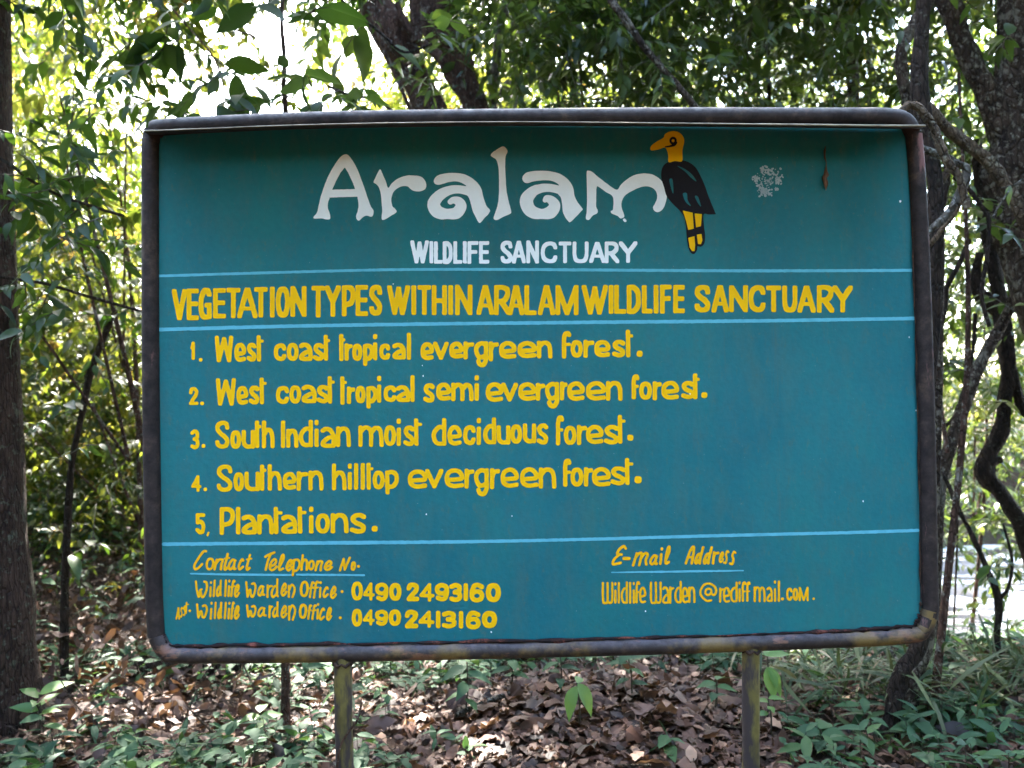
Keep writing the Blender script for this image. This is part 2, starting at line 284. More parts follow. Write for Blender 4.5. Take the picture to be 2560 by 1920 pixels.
SC = dict(LO)
SC.update({  # thin slanted hand
 'C': [('C', [(1, .06), (.75, .08), (.35, .4), (.02, .78), (.1, .98), (.4, .93), (.75, .72)])],
 'e': [('C', [(.12, .68), (.7, .45), (.85, .15), (.55, 0), (.15, .3), (0, .75), (.3, 1), (.7, .9), (1, .68)])],
 't': [('C', [(.6, 0), (.4, .4), (.2, .8), (.35, 1), (.8, .88)]), ('L', [(.05, .3), (1, .25)], .8)],
 'a': [('C', [(.9, .1), (.5, 0), (.1, .4), (.05, .85), (.35, 1), (.8, .6)]), ('C', [(.85, .15), (.75, .6), (.8, .95), (1, .95)])],
 'c': [('C', [(.95, .15), (.65, 0), (.2, .35), (.02, .75), (.3, 1), (1, .75)])],
 'l': [('C', [(.3, .75), (.85, .3), (.8, .02), (.5, .1), (.22, .6), (.3, .97), (1, .9)])],
 'T': [('C', [(0, .25), (.3, .15), (1, 0)]), ('C', [(.6, .1), (.35, .5), (.2, 1)])],
 'N': [('L', [(0, 1), (.3, .1), (.55, .95), (1, 0)])],
 'E': [('C', [(1, .12), (.8, 0), (.45, .2), (.35, .42), (.7, .45)]), ('C', [(.5, .45), (.1, .75), (.1, .98), (.7, .9)])],
 'A': [('C', [(0, 1), (.4, .3), (.8, 0), (.92, .3), (.8, 1)]), ('L', [(.25, .65), (.9, .6)], .8)],
 'd': [('C', [(.75, .4), (.35, .45), (.02, .85), (.2, 1), (.65, .75)]), ('C', [(1, 0), (.75, .6), (.7, 1)])],
 'n': [('L', [(.18, .05), (.0, 1)]), ('C', [(.1, .5), (.5, .05), (.95, .08), (.85, .5), (.85, 1)])],
 'm': [('L', [(.18, .05), (.0, 1)]), ('C', [(.08, .5), (.35, .05), (.55, .1), (.45, 1)]), ('C', [(.5, .5), (.78, .05), (1, .15), (.9, .6), (.98, .95)])],
 's': [('C', [(1, .1), (.6, .02), (.35, .3), (.65, .6), (.5, .95), (0, .92)])],
})
WS = dict(LO)
WS.update({  # thin upright hand
 'W': [('C', [(0, .02), (.12, .5), (.33, 1), (.42, .6), (.55, .52)]), ('C', [(.45, .55), (.6, .98), (.8, .95), (1, .5), (.95, .1), (.75, .02)])],
 'w': [('L', [(0, 0), (.22, .98)]), ('C', [(.22, .98), (.45, .5), (.62, .95), (.85, .9), (1, .4), (.85, .08), (.6, .12)])],
 'e': SC['e'], 'a': [('C', [(.8, .1), (.4, .05), (.05, .5), (.1, .9), (.4, .95), (.75, .4)]), ('C', [(.72, .3), (.75, .85), (1, .9)])],
 'd': [('C', [(.8, .38), (.35, .42), (0, .75), (.2, 1), (.6, .9), (.85, .75)]), ('C', [(.75, 0), (.8, .5), (.85, .85), (1, .95)])],
 'n': [('L', [(.0, .1), (.12, 1)]), ('C', [(.1, .45), (.5, .02), (1, .25), (1, .6), (.75, 1)])],
 'f': [('C', [(1, .05), (.6, .03), (.35, .35), (.15, 1)]), ('L', [(0, .42), (.95, .36)], .8)],
 'r': [('L', [(.1, 0), (.2, 1)]), ('C', [(.15, .4), (.5, .1), (1, .05)])],
 'U': [('C', [(0, 0), (.03, .9), (.3, 1), (.5, .9), (.5, 0)]), ('C', [(.5, .9), (.75, 1), (.98, .85), (1, 0)])],
 'c': SC['c'], 's': [('C', [(1, .1), (.5, .02), (.2, .3), (.75, .6), (.5, .98), (0, .92)])],
})

EM = dict(LO); EM['U'] = WS['U']

def glyph_strokes(tab, ch, box, hw, shear=0.0):
    x0, x1, y0, y1 = box; out = []
    if ch == '.': hw = min(x1-x0, y1-y0)/2
    w, h = max(x1-x0-2*hw, .01), max(y1-y0-2*hw, .01); sh = shear*h; w = max(w-abs(sh), w*.25)
    for s in tab[ch]:
        k, pts = s[0], np.array(s[1], float); m = s[2] if len(s) > 2 else 1.0
        q = np.stack([x0+hw+pts[:, 0]*w+sh*(1-pts[:, 1]), y0+hw+pts[:, 1]*h], 1)
        if k == 'O': q = catmull(q, True); q = np.vstack([q, q[:1]])
        elif k == 'C': q = catmull(q)
        out.append(np.hstack([q, np.full((len(q), 1), hw*m)]))
    return out

class Field:   # signed field on a grid in photograph pixels; zero contour = edge of the paint
    def __init__(s, x0, y0, x1, y1, step=1.5):
        s.x0, s.y0, s.st = x0, y0, step
        s.gx = np.arange(x0, x1+step, step); s.gy = np.arange(y0, y1+step, step)
        s.F = np.full((len(s.gy), len(s.gx)), 9.0)
    def _win(s, xa, ya, xb, yb):
        i0 = max(int((xa-s.x0)/s.st)-2, 0); i1 = min(int((xb-s.x0)/s.st)+4, len(s.gx))
        j0 = max(int((ya-s.y0)/s.st)-2, 0); j1 = min(int((yb-s.y0)/s.st)+4, len(s.gy))
        return i0, i1, j0, j1
    def stroke(s, q, p=2.0, target=None):
        d = np.hypot(*(q[1:, :2]-q[:-1, :2]).T)
        pts = [q[:1]]
        for a, b, l in zip(q[:-1], q[1:], d):
            n = max(int(l/1.2), 1); t = (np.arange(1, n+1)/n)[:, None]; pts.append(a+(b-a)*t)
        q = np.vstack(pts); r = q[:, 2].max()
        i0, i1, j0, j1 = s._win(q[:, 0].min()-r, q[:, 1].min()-r, q[:, 0].max()+r, q[:, 1].max()+r)
        if i1 <= i0 or j1 <= j0: return
        X, Y = np.meshgrid(s.gx[i0:i1], s.gy[j0:j1]); best = np.full(X.shape, 9.0)
        for a in range(0, len(q), 64):
            c = q[a:a+64]
            dx = np.abs(X[..., None]-c[:, 0]); dy = np.abs(Y[..., None]-c[:, 1])
            dd = np.sqrt(dx*dx+dy*dy) if p == 2 else (dx**p+dy**p)**(1/p)
            best = np.minimum(best, (dd-c[:, 2]).min(-1))
        F = s.F if target is None else target
        F[j0:j1, i0:i1] = np.minimum(F[j0:j1, i0:i1], best)
    def poly(s, P, smooth=False, cut=False):
        P = catmull(P, True, 5) if smooth else np.array(P, float)
        i0, i1, j0, j1 = s._win(P[:, 0].min(), P[:, 1].min(), P[:, 0].max(), P[:, 1].max())
        X, Y = np.meshgrid(s.gx[i0:i1], s.gy[j0:j1]); D = np.full(X.shape, 1e9); ins = np.zeros(X.shape, bool)
        for a, b in zip(P, np.roll(P, -1, 0)):
            e = b-a; L = (e*e).sum()+1e-9
            t = np.clip(((X-a[0])*e[0]+(Y-a[1])*e[1])/L, 0, 1)
            D = np.minimum(D, np.hypot(X-a[0]-t*e[0], Y-a[1]-t*e[1]))
            if a[1] != b[1]:
                c = ((a[1] > Y) != (b[1] > Y)) & (X < (b[0]-a[0])*(Y-a[1])/(b[1]-a[1])+a[0]); ins ^= c
        D = np.where(ins, -D, D); W = s.F[j0:j1, i0:i1]
        s.F[j0:j1, i0:i1] = np.maximum(W, -D) if cut else np.minimum(W, D)
    def wobble(s, amp, cell, seed):
        rg = np.random.default_rng(seed); ny, nx = s.F.shape
        g = rg.normal(size=(int(ny*s.st/cell)+3, int(nx*s.st/cell)+3))
        yy, xx = np.arange(ny)*s.st/cell, np.arange(nx)*s.st/cell
        a, b = yy.astype(int), xx.astype(int); v, u = (yy-a)[:, None], (xx-b)[None]
        n = (g[a][:, b]*(1-u)+g[a][:, b+1]*u)*(1-v)+(g[a+1][:, b]*(1-u)+g[a+1][:, b+1]*u)*v
        s.F += amp*n
    def mesh(s):   # marching squares; solid cells of a row merge into one quad
        F = np.where(np.abs(s.F) < 1e-4, 1e-4, s.F); ins = F < 0
        full = ins[:-1, :-1] & ins[:-1, 1:] & ins[1:, :-1] & ins[1:, 1:]
        part = (ins[:-1, :-1] | ins[:-1, 1:] | ins[1:, :-1] | ins[1:, 1:]) & ~full
        V, Fa, idx = [], [], {}
        def vert(k, x, y):
            if k not in idx: idx[k] = len(V); V.append((x, y))
            return idx[k]
        for j in range(full.shape[0]):
            row = full[j].astype(np.int8); d = np.diff(np.concatenate([[0], row, [0]]))
            for a, b in zip(np.where(d == 1)[0], np.where(d == -1)[0]):
                Fa.append([vert(('c', i, jj), s.gx[i], s.gy[jj]) for i, jj in ((a, j), (a, j+1), (b, j+1), (b, j))])
        for j, i in zip(*np.where(part)):
            cs = [(i, j), (i, j+1), (i+1, j+1), (i+1, j)]; f = []
            for (a, b), (c, d) in zip(cs, cs[1:]+cs[:1]):
                fa, fc = F[b, a], F[d, c]
                if fa < 0: f.append(vert(('c', a, b), s.gx[a], s.gy[b]))
                if (fa < 0) != (fc < 0):
                    t = fa/(fa-fc); k = ('e',)+tuple(sorted([(a, b), (c, d)]))
                    f.append(vert(k, s.gx[a]+t*(s.gx[c]-s.gx[a]), s.gy[b]+t*(s.gy[d]-s.gy[b])))
            if len(f) >= 3: Fa.append(f)
        return np.array(V), Fa

# every line: (name, colour, table, x origin, y origin, px per zoomed px, half stroke, brush, slant, glyph boxes)
K = 2212.0
Z = lambda w: w/K
LINES = [
 ('subtitle_lettering', 'white', UP, 1000, 580, Z(640), 17.5, 4, 0, "W 88 250 72 272|I 252 290 78 272|L 292 368 80 275|D 368 455 80 276|L 460 540 78 276|I 540 580 78 272|F 582 678 78 276|E 682 772 78 274|S 868 972 75 272|A 966 1088 74 272|N 1090 1202 72 272|C 1216 1360 82 270|T 1370 1482 82 270|U 1490 1630 82 270|A 1634 1775 84 268|R 1768 1895 82 270|Y 1890 2052 80 268"),
 ('heading_lettering', 'yellow', UP, 400, 690, Z(560), 25, 4, 0, "V 115 268 128 438|E 262 384 122 438|G 380 512 118 430|E 522 652 118 420|T 655 795 115 418|A 760 965 112 418|T 928 1065 108 412|I 1078 1140 104 410|O 1142 1285 102 412|N 1286 1448 98 404|T 1495 1630 95 410|Y 1626 1788 92 404|P 1794 1930 90 400|E 1930 2056 88 396|S 2065 2195 86 392"),
 ('heading_lettering', 'yellow', UP, 940, 690, Z(620), 22.5, 4, 0, "W 98 305 82 350|I 312 362 82 348|T 370 492 80 348|H 496 634 80 350|I 640 692 80 348|N 704 862 76 350|A 895 1055 80 348|R 1052 1205 80 350|A 1175 1325 80 350|L 1322 1435 80 350|A 1442 1600 80 350|M 1600 1808 80 350"),
 ('heading_lettering', 'yellow', UP, 1440, 690, Z(760), 18.5, 4, 0, "W 40 234 64 282|I 236 274 64 276|L 276 366 64 276|D 368 472 64 276|L 478 558 66 274|I 560 605 64 274|F 610 698 62 275|E 706 793 64 272|S 862 978 64 266|A 985 1112 66 266|N 1113 1252 66 264|C 1255 1380 66 264|T 1382 1494 68 264|U 1500 1612 68 266|A 1610 1745 68 268|R 1752 1880 66 268|Y 1866 2015 68 266"),
 ('list_line_one', 'yellow', LO, 460, 810, Z(600), 20.8, 2.6, 0, "1 58 105 162 332 17|. 135 172 312 348|W 282 455 106 355|e 462 572 172 350|s 576 668 172 348|t 668 742 102 348|c 826 945 178 342|o 946 1058 172 342|a 1058 1185 170 342|s 1188 1292 174 342|t 1286 1352 98 340|t 1428 1494 90 342|r 1478 1556 176 340|o 1548 1645 180 342|p 1647 1750 180 388|i 1736 1788 90 335|c 1798 1902 180 332|a 1920 2045 172 328|l 2052 2095 80 332"),
 ('list_line_two', 'yellow', LO, 460, 810, Z(600), 20.8, 2.6, 0, "2 45 135 580 748 17|. 145 188 712 750|W 292 480 498 755|e 482 592 570 745|s 596 696 566 742|t 695 768 492 742|c 845 970 570 738|o 970 1082 564 734|a 1082 1222 558 730|s 1222 1335 560 732|t 1322 1396 478 735|t 1438 1508 480 745|r 1500 1580 575 738|o 1578 1676 568 732|p 1678 1782 570 780|i 1772 1824 476 728|c 1838 1958 565 720|a 1955 2085 562 720|l 2078 2134 470 720"),
 ('list_line_one', 'yellow', LO, 1030, 810, Z(770), 16.8, 2.6, 0, "e 60 158 130 260|v 150 265 126 258|e 266 370 126 250|r 368 448 124 255|g 446 548 122 310|r 550 625 124 270|e 624 750 122 252|e 756 894 122 246|n 896 1010 118 248|f 1075 1145 48 250|o 1138 1228 114 242|r 1230 1310 112 244|e 1308 1424 114 240|s 1436 1532 112 240|t 1534 1594 40 240|. 1612 1658 190 238"),
 ('list_line_two', 'yellow', LO, 1030, 810, Z(770), 16.8, 2.6, 0, "s 80 164 425 565|e 172 280 420 552|m 280 444 420 555|i 440 490 366 552|e 528 655 418 560|v 640 762 420 558|e 762 890 418 552|r 888 958 422 552|g 955 1058 414 606|r 1060 1118 412 550|e 1112 1240 412 552|e 1248 1392 410 550|n 1392 1514 408 552|f 1576 1634 360 542|o 1630 1725 412 545|r 1727 1795 410 550|e 1790 1918 408 544|s 1932 2028 408 540|t 2016 2072 354 540|. 2076 2122 486 536"),
 ('list_line_three', 'yellow', LO, 460, 1020, Z(600), 20.8, 2.6, 0, "3 58 142 196 382 18|. 160 198 332 370|S 286 420 116 376|o 425 528 204 378|u 530 655 200 376|t 652 720 114 370|h 716 838 114 372|I 886 940 114 370|n 940 1056 190 368|d 1058 1190 108 362|i 1192 1252 108 362|a 1258 1398 172 368|n 1400 1540 168 362|m 1606 1842 160 360|o 1842 1956 158 352|i 1950 2010 96 352|s 2020 2126 160 352|t 2118 2202 94 350"),
 ('list_line_four', 'yellow', LO, 460, 1020, Z(600), 20.8, 2.6, 0, "4 66 162 618 775 15|. 178 215 732 768|S 300 448 520 775|o 455 555 590 768|u 556 700 585 768|t 698 765 520 765|h 770 905 516 765|e 908 1035 588 755|r 1037 1145 580 765|n 1145 1288 575 762|h 1362 1500 510 760|i 1500 1558 510 755|l 1560 1612 506 755|l 1620 1676 504 755|t 1680 1752 504 755|o 1737 1850 575 750|p 1852 1978 570 798"),
 ('list_line_three', 'yellow', LO, 1000, 1020, Z(640), 19.8, 2.6, 0, "d 274 402 85 328|e 408 534 148 325|c 544 655 148 322|i 660 702 84 322|d 718 832 80 314|u 834 955 148 316|o 952 1056 140 310|u 1060 1178 132 306|s 1180 1282 132 316|f 1346 1418 62 325|o 1414 1526 152 320|r 1528 1618 145 322|e 1606 1758 145 312|s 1762 1890 145 316|t 1880 1955 58 310|. 1962 2018 226 286"),
 ('list_line_four', 'yellow', LO, 1000, 1020, Z(640), 19.8, 2.6, 0, "e 66 236 530 698|v 216 376 526 695|e 384 554 520 694|r 556 644 522 698|g 640 768 518 762|r 776 868 518 702|e 868 1026 514 690|e 1036 1196 512 690|n 1198 1352 512 698|f 1408 1482 436 682|o 1472 1586 512 680|r 1588 1670 510 680|e 1658 1820 510 680|s 1818 1948 502 668|t 1942 2022 430 666|. 2025 2090 582 658"),
 ('list_line_five', 'yellow', LO, 400, 1230, Z(600), 22, 2.6, 0, "5 325 418 194 392 19|, 424 462 362 410 10|P 548 690 138 398|l 692 748 136 392|a 750 893 206 392|n 895 1050 204 392|t 1046 1136 134 390|a 1116 1265 206 386|t 1266 1356 132 385|i 1364 1424 132 384|o 1432 1568 196 384|n 1572 1740 192 382|s 1748 1900 192 384|. 1950 2008 308 370"),
 ('contact_heading', 'ochre', SC, 400, 1350, Z(520), 14.3, 2, .1, "C 346 505 92 328|o 478 585 185 325|n 565 685 190 325|t 660 755 135 330|a 712 825 195 325|c 820 905 190 325|t 895 992 145 332|T 1092 1230 118 330|e 1150 1262 190 335|l 1240 1338 142 335|e 1330 1428 200 335|p 1395 1500 195 388|h 1490 1590 148 330|o 1568 1652 210 325|n 1640 1742 210 335|e 1738 1848 212 332|N 1900 2032 175 335|o 2022 2090 225 330|. 2094 2130 260 300"),
 ('warden_office_line', 'ochre', WS, 400, 1350, Z(520), 13.3, 2, .06, "W 358 515 425 618|i 520 555 435 610|l 558 588 420 608|d 590 670 420 608|l 678 710 418 608|i 714 746 418 608|f 740 808 418 608|e 780 858 465 616|w 895 1032 435 620|a 1028 1128 475 605|r 1120 1202 470 620|d 1172 1278 405 620|e 1278 1362 450 604|n 1350 1445 460 620|O 1480 1590 432 610 16|f 1575 1650 435 620|f 1618 1697 430 625|i 1680 1730 435 622|c 1724 1802 490 618|e 1803 1888 485 630|. 1918 1952 528 572"),
 ('assistant_warden_line', 'ochre', WS, 400, 1350, Z(520), 13.3, 2, .06, "A 163 222 712 850 10|s 206 250 708 828 9.5|s 238 286 692 812 9.5|t 266 315 655 790 10|. 302 332 736 770|w 372 515 672 840|i 525 557 655 850|l 568 602 655 845|d 604 672 655 845|l 676 708 655 845|i 714 746 655 848|f 742 800 650 850|e 780 858 690 850|w 905 1032 680 830|a 1028 1142 705 825|r 1143 1207 690 835|d 1188 1277 650 830|e 1278 1362 690 835|n 1352 1450 680 860|O 1470 1572 675 840 16|f 1560 1622 680 850|f 1602 1672 680 855|i 1650 1705 668 850|c 1684 1762 715 860|e 1762 1838 710 862|. 1900 1935 805 850"),
 ('phone_number', 'yellow', LO, 840, 1420, Z(440), 30, 2.4, 0, "0 192 340 168 410 26|4 338 490 180 412 21|9 490 660 182 420 27|0 666 825 186 415|2 886 1048 180 420|4 1048 1240 188 425 24|9 1240 1422 186 422|3 1422 1585 186 430|| 1595 1668 188 416|6 1678 1865 185 436|0 1880 2075 186 432 34"),
 ('second_phone_number', 'yellow', LO, 840, 1420, Z(440), 30, 2.4, 0, "0 196 332 512 738 27|4 335 490 518 725 21|9 490 655 522 728 26|0 662 820 518 730|2 864 1035 522 760 32|4 1035 1238 534 752 24|| 1250 1318 534 760|3 1330 1510 536 762|| 1536 1608 538 762|6 1630 1820 536 775|0 1830 2028 536 758 35"),
 ('email_heading', 'ochre', SC, 1460, 1350, Z(600), 13.5, 2, .1, "E 246 400 44 240|- 352 432 148 192 17|m 440 602 105 245|a 596 692 130 235|i 682 740 65 232|l 728 808 48 232|A 925 1035 48 228|d 1010 1112 55 228|d 1090 1192 55 228|r 1176 1252 100 228|e 1238 1300 102 215 10|s 1278 1345 90 228 11|s 1334 1410 95 238 12"),
 ('email_line', 'ochre', EM, 1460, 1350, Z(600), 11.5, 2, 0, "U 162 272 385 592|i 274 304 388 588|l 306 336 385 588|d 338 406 380 588|l 410 440 385 588|i 444 474 385 588|f 474 520 378 585|e 506 574 430 585|U 605 718 382 590|a 718 788 425 588|r 784 834 425 590|d 832 902 375 585|e 898 964 432 585|n 960 1030 428 582|@ 1062 1230 390 572|r 1244 1290 435 578|e 1278 1348 430 580|d 1345 1418 380 575|i 1418 1450 378 575|f 1452 1498 380 572|f 1494 1538 380 570|m 1562 1676 425 575|a 1680 1742 430 572|i 1744 1776 372 572|l 1780 1812 372 572|. 1815 1845 526 560|c 1862 1922 438 562|o 1922 1976 440 562|M 1978 2072 430 565 11|. 2104 2130 528 555"),
]
def zp(pts, ox, s=K/540): return [(ox+x/s, 320+y/s)+tuple(r/s for r in t) for x, y, *t in pts]
TITLE_POLY = [(760, True, [(425,268),(470,295),(525,380),(570,480),(610,590),(650,710),(682,800),(712,845),(705,895),(685,908),(640,898),(600,915),(560,950),(532,912),(552,840),(558,780),(547,712),(540,704),(270,712),(262,720),(245,770),(245,820),(262,870),(268,930),(220,935),(180,925),(110,928),(98,912),(135,860),(150,790),(175,690),(205,600),(250,490),(305,390),(370,300)]),
 (760, True, [(775,425),(800,460),(835,540),(862,612),(900,565),(960,520),(1040,490),(1130,486),(1200,500),(1240,540),(1252,590),(1235,630),(1180,650),(1120,642),(1085,620),(1060,598),(1000,598),(940,630),(905,680),(895,740),(905,800),(930,825),(948,860),(890,900),(820,940),(795,930),(800,850),(795,760),(785,670),(765,605),(740,575),(712,555),(730,510)]),
 (760, True, [(1330,540),(1350,500),(1400,475),(1500,460),(1600,465),(1680,490),(1760,545),(1815,620),(1835,700),(1865,790),(1905,840),(1895,870),(1850,920),(1805,970),(1780,955),(1755,905),(1725,840),(1705,760),(1680,700),(1640,660),(1672,605),(1620,565),(1560,548),(1490,552),(1430,570),(1375,582),(1340,570)]),
 (760, True, [(2030,190),(2065,205),(2085,240),(2065,290),(2060,380),(2065,500),(2072,620),(2090,730),(2110,800),(2122,855),(2110,880),(2040,910),(1975,942),(1942,925),(1960,860),(1980,800),(1995,700),(1997,580),(1995,450),(1985,370),(1965,320),(1935,300),(1913,275),(1950,235)]),
 (1280, True, [(105,520),(120,480),(170,450),(290,437),(400,445),(500,475),(580,535),(625,610),(640,690),(665,750),(720,825),(710,850),(660,905),(600,962),(575,955),(540,905),(520,850),(512,770),(500,710),(470,670),(494,605),(450,560),(390,538),(320,535),(230,545),(160,565),(125,555)]),
 (1280, True, [(785,438),(820,450),(880,500),(960,560),(1070,632),(1120,575),(1200,510),(1290,472),(1380,466),(1460,485),(1530,540),(1575,620),(1585,700),(1565,790),(1530,845),(1490,862),(1455,845),(1445,810),(1465,770),(1485,720),(1480,660),(1440,615),(1380,598),(1310,608),(1220,650),(1160,690),(1125,750),(1125,820),(1150,890),(1145,915),(1110,925),(1080,900),(1020,875),(1012,850),(1035,830),(1032,705),(960,655),(880,598),(866,620),(862,700),(862,800),(878,845),(870,875),(830,895),(800,930),(780,942),(755,925),(765,850),(768,700),(765,560),(765,450)])]
TITLE_STROKES = [(760, [(1700,650,44),(1580,628,42),(1480,642,47),(1390,690,56),(1330,770,64),(1350,840,66),(1400,872,62),(1470,880,53),(1560,870,60),(1608,805,56),(1585,752,46),(1530,738,34),(1500,755,28)]),
 (1280, [(510,640,44),(400,615,41),(300,617,45),(210,655,55),(150,730,67),(165,815,66),(220,865,62),(310,880,52),(395,862,64),(438,795,56),(405,742,46),(358,722,34),(338,740,24)]),
 (1280, [(1150,940,14),(1160,950,13)])]
TITLE_CUT = [(760, [(418,402),(450,455),(500,560),(522,625),(288,632),(330,540),(375,455)])]
BIRD_HEAD = [(1415,210),(1430,180),(1480,140),(1550,100),(1565,65),(1610,38),(1670,32),(1725,55),(1758,100),(1762,150),(1745,230),(1742,338),(1670,338),(1605,350),(1600,290),(1590,240),(1565,200),(1500,220),(1430,230)]
BIRD_BODY = [(1605,345),(1670,328),(1745,330),(1820,355),(1885,410),(1935,500),(1975,590),(2010,690),(2045,780),(2084,872),(2088,882),(2078,884),(2020,886),(1962,886),(1966,1000),(1978,1100),(1970,1180),(1935,1215),(1900,1210),(1895,1250),(1865,1290),(1830,1275),(1805,1220),(1790,1120),(1780,1000),(1760,910),(1720,850),(1650,780),(1585,700),(1555,600),(1530,520),(1530,440),(1555,380)]
BIRD_SLITS = [[(1612,530),(1645,530),(1652,670),(1630,620)],[(1750,672),(1790,668),(1800,740),(1832,798),(1790,770),(1765,730)],[(1872,700),(1905,705),(1935,802),(1905,770)],[(1690,388),(1760,414),(1840,472),(1890,548),(1830,506),(1770,444)]]
BIRD_LEGS = [[(1750,845),(1850,868),(1862,1030),(1805,1045),(1785,960)],[(1870,875),(1945,882),(1935,1005),(1885,1018)],[(1805,1125),(1868,1108),(1875,1200),(1870,1260),(1845,1262),(1820,1225)],[(1893,1092),(1940,1085),(1950,1150),(1935,1190),(1905,1188)]]
BIRD_EYE = [[(1650+26*math.cos(a*.5), 130+28*math.sin(a*.5), 12) for a in range(14)], [(1680,150,13),(1660,172,14),(1620,186,10),(1572,193,7)]]

def lettering_fields():
    """-> {name: (colour, Field)}"""
    out = {}; groups = {}
    for L in LINES: groups.setdefault(L[0], []).append(L)
    for gi, (name, ls) in enumerate(groups.items()):
        st = []
        for _, col, tab, ox, oy, s, hw, p, sh, txt in ls:
            parts = txt.replace('||', '|\x01').split('|')
            for g in parts:
                g = g.replace('\x01', '|'); a = g.split(); b = [float(v) for v in a[1:5]]; w = float(a[5]) if len(a) > 5 else hw
                for q in glyph_strokes(tab, a[0], b, w, sh):
                    st.append((np.column_stack([ox+q[:, 0]*s, oy+q[:, 1]*s, q[:, 2]*s]), p))
        al = np.vstack([q for q, p in st]); m = 14
        f = Field(al[:, 0].min()-m, al[:, 1].min()-m, al[:, 0].max()+m, al[:, 1].max()+m)
        for q, p in st: f.stroke(q, p)
        f.F += .3; f.wobble(.22, 6, 10+gi); out[name] = (ls[0][1], f)
    f = Field(770, 355, 1680, 570)
    for ox, sm, P in TITLE_POLY: f.poly(zp(P, ox), sm)
    for ox, P in TITLE_STROKES: f.stroke(catmull(zp(P, ox)))
    for ox, P in TITLE_CUT: f.poly(zp(P, ox), False, True)
    f.wobble(.2, 7, 77); out['title_lettering'] = ('white', f)
    f = Field(1640, 385, 1800, 645, 1.2); f.poly(zp(BIRD_BODY, 1280), True)
    for P in BIRD_SLITS: f.poly(zp(P, 1280), True, True)
    out['bird_body'] = ('black', f)
    f = Field(1615, 320, 1720, 410, 1.2); f.poly(zp(BIRD_HEAD, 1280), True); out['bird_head'] = ('yellow', f)
    f = Field(1690, 520, 1780, 640, 1.2)
    for P in BIRD_LEGS: f.poly(zp(P, 1280), False)
    out['bird_legs'] = ('yellow', f)
    f = Field(1650, 330, 1700, 375, .8)
    for P in BIRD_EYE: f.stroke(catmull(zp(P, 1280)))
    out['bird_eye'] = ('black', f)
    # divider and underline strokes
    for nm, pts in (('divider_line', [(398,690,3.4),(700,681,3.4),(1000,674,3.4),(1340,674,3.6),(1640,676,3.8),(1900,677,3.8),(2279,676,3.8)]),
                    ('divider_line', [(400,824,4.6),(700,816,4.4),(960,811.5,4.4),(1250,808,4.4),(1560,805,4.4),(1900,802,4.4),(2284,796,4.4)]),
                    ('divider_line', [(409,1360.5,4.4),(700,1358,4.4),(920,1356.5,4.6),(1180,1354,4.2),(1460,1348.5,4),(1800,1339,4),(2100,1332,4),(2295,1326,4)]),
                    ('underline', [(476,1434,2),(560,1436,2.8),(727,1437.5,2.6)]), ('underline', [(742,1436.5,2.2),(800,1437,2.6),(910,1438,2.4)]),
                    ('underline', [(1529,1431,1.6),(1650,1429.5,2.4),(1750,1428,2.6),(1858,1426.5,1.8)])):
        q = catmull(pts); f = Field(q[:, 0].min()-8, q[:, 1].min()-9, q[:, 0].max()+8, q[:, 1].max()+9, 1.3); f.stroke(q); f.wobble(.3, 6, len(out))
        k = nm
        while k in out: k += '+'
        out[k] = ('blue', f)
    return out
# ---------------------------------------------------------------- terrain: one sheet to the horizon, falling to a stream on the right
def height(x, y):
    x, y = np.asarray(x, float), np.asarray(y, float)
    h = .07*(fnoise(x*1.3, y*1.3, 1)-.5)+.12*(fnoise(x*.4, y*.4, 2)-.5)
    h = h+.17*np.exp(-((x-.35)**2/.5+(y-1.5)**2/.22))+.45*sst(2.5, 9, y)*sst(1.0, -2.0, x)
    h = h-1.25*sst(2.3, 3.9, y)*sst(.9, 1.8, x)*(1-sst(10.2, 12.5, y)*1.25)
    return h
def axis(lo, hi, step, far): a = np.arange(lo, hi+step/2, step); e = np.array([.6, 1.6, 4, 10, 25, 60, 130, 250]); e = e[e < far]; return np.concatenate([lo-e[::-1], a, hi+e])
gx, gy = axis(-7, 11, .13, 300), axis(-4, 16, .13, 300)
X, Y = np.meshgrid(gx, gy); n = len(gx); i, j = np.meshgrid(np.arange(len(gy)-1), np.arange(n-1), indexing='ij')
F = np.stack([i*n+j, i*n+j+1, (i+1)*n+j+1, (i+1)*n+j], -1).reshape(-1, 4)
o = obj('ground', np.stack([X, Y, height(X, Y)], -1).reshape(-1, 3), [F], MAT['soil'], smooth=True); o['kind'] = 'structure'
def on_ground(px, py, lift=0.0):         # where the line of sight meets the ground
    d = ray(px, py); t = 1.0
    for _ in range(400):
        p = CAM+d*t
        if p[2] <= height(p[0], p[1])+lift: return p
        t += .02+.002*t
    return p
wx, wy = np.arange(.9, 16, .1), np.arange(2.9, 12.2, .1); X, Y = np.meshgrid(wx, wy); n = len(wx)
i, j = np.meshgrid(np.arange(len(wy)-1), np.arange(n-1), indexing='ij'); F = np.stack([i*n+j, i*n+j+1, (i+1)*n+j+1, (i+1)*n+j], -1).reshape(-1, 4)
o = obj('stream_water', np.stack([X, Y, -.98+.05*fnoise(X*2, Y*4, 8)+.03*fnoise(X*5, Y*9, 9)], -1).reshape(-1, 3), [F], MAT['water'], smooth=True); o['kind'] = 'structure'

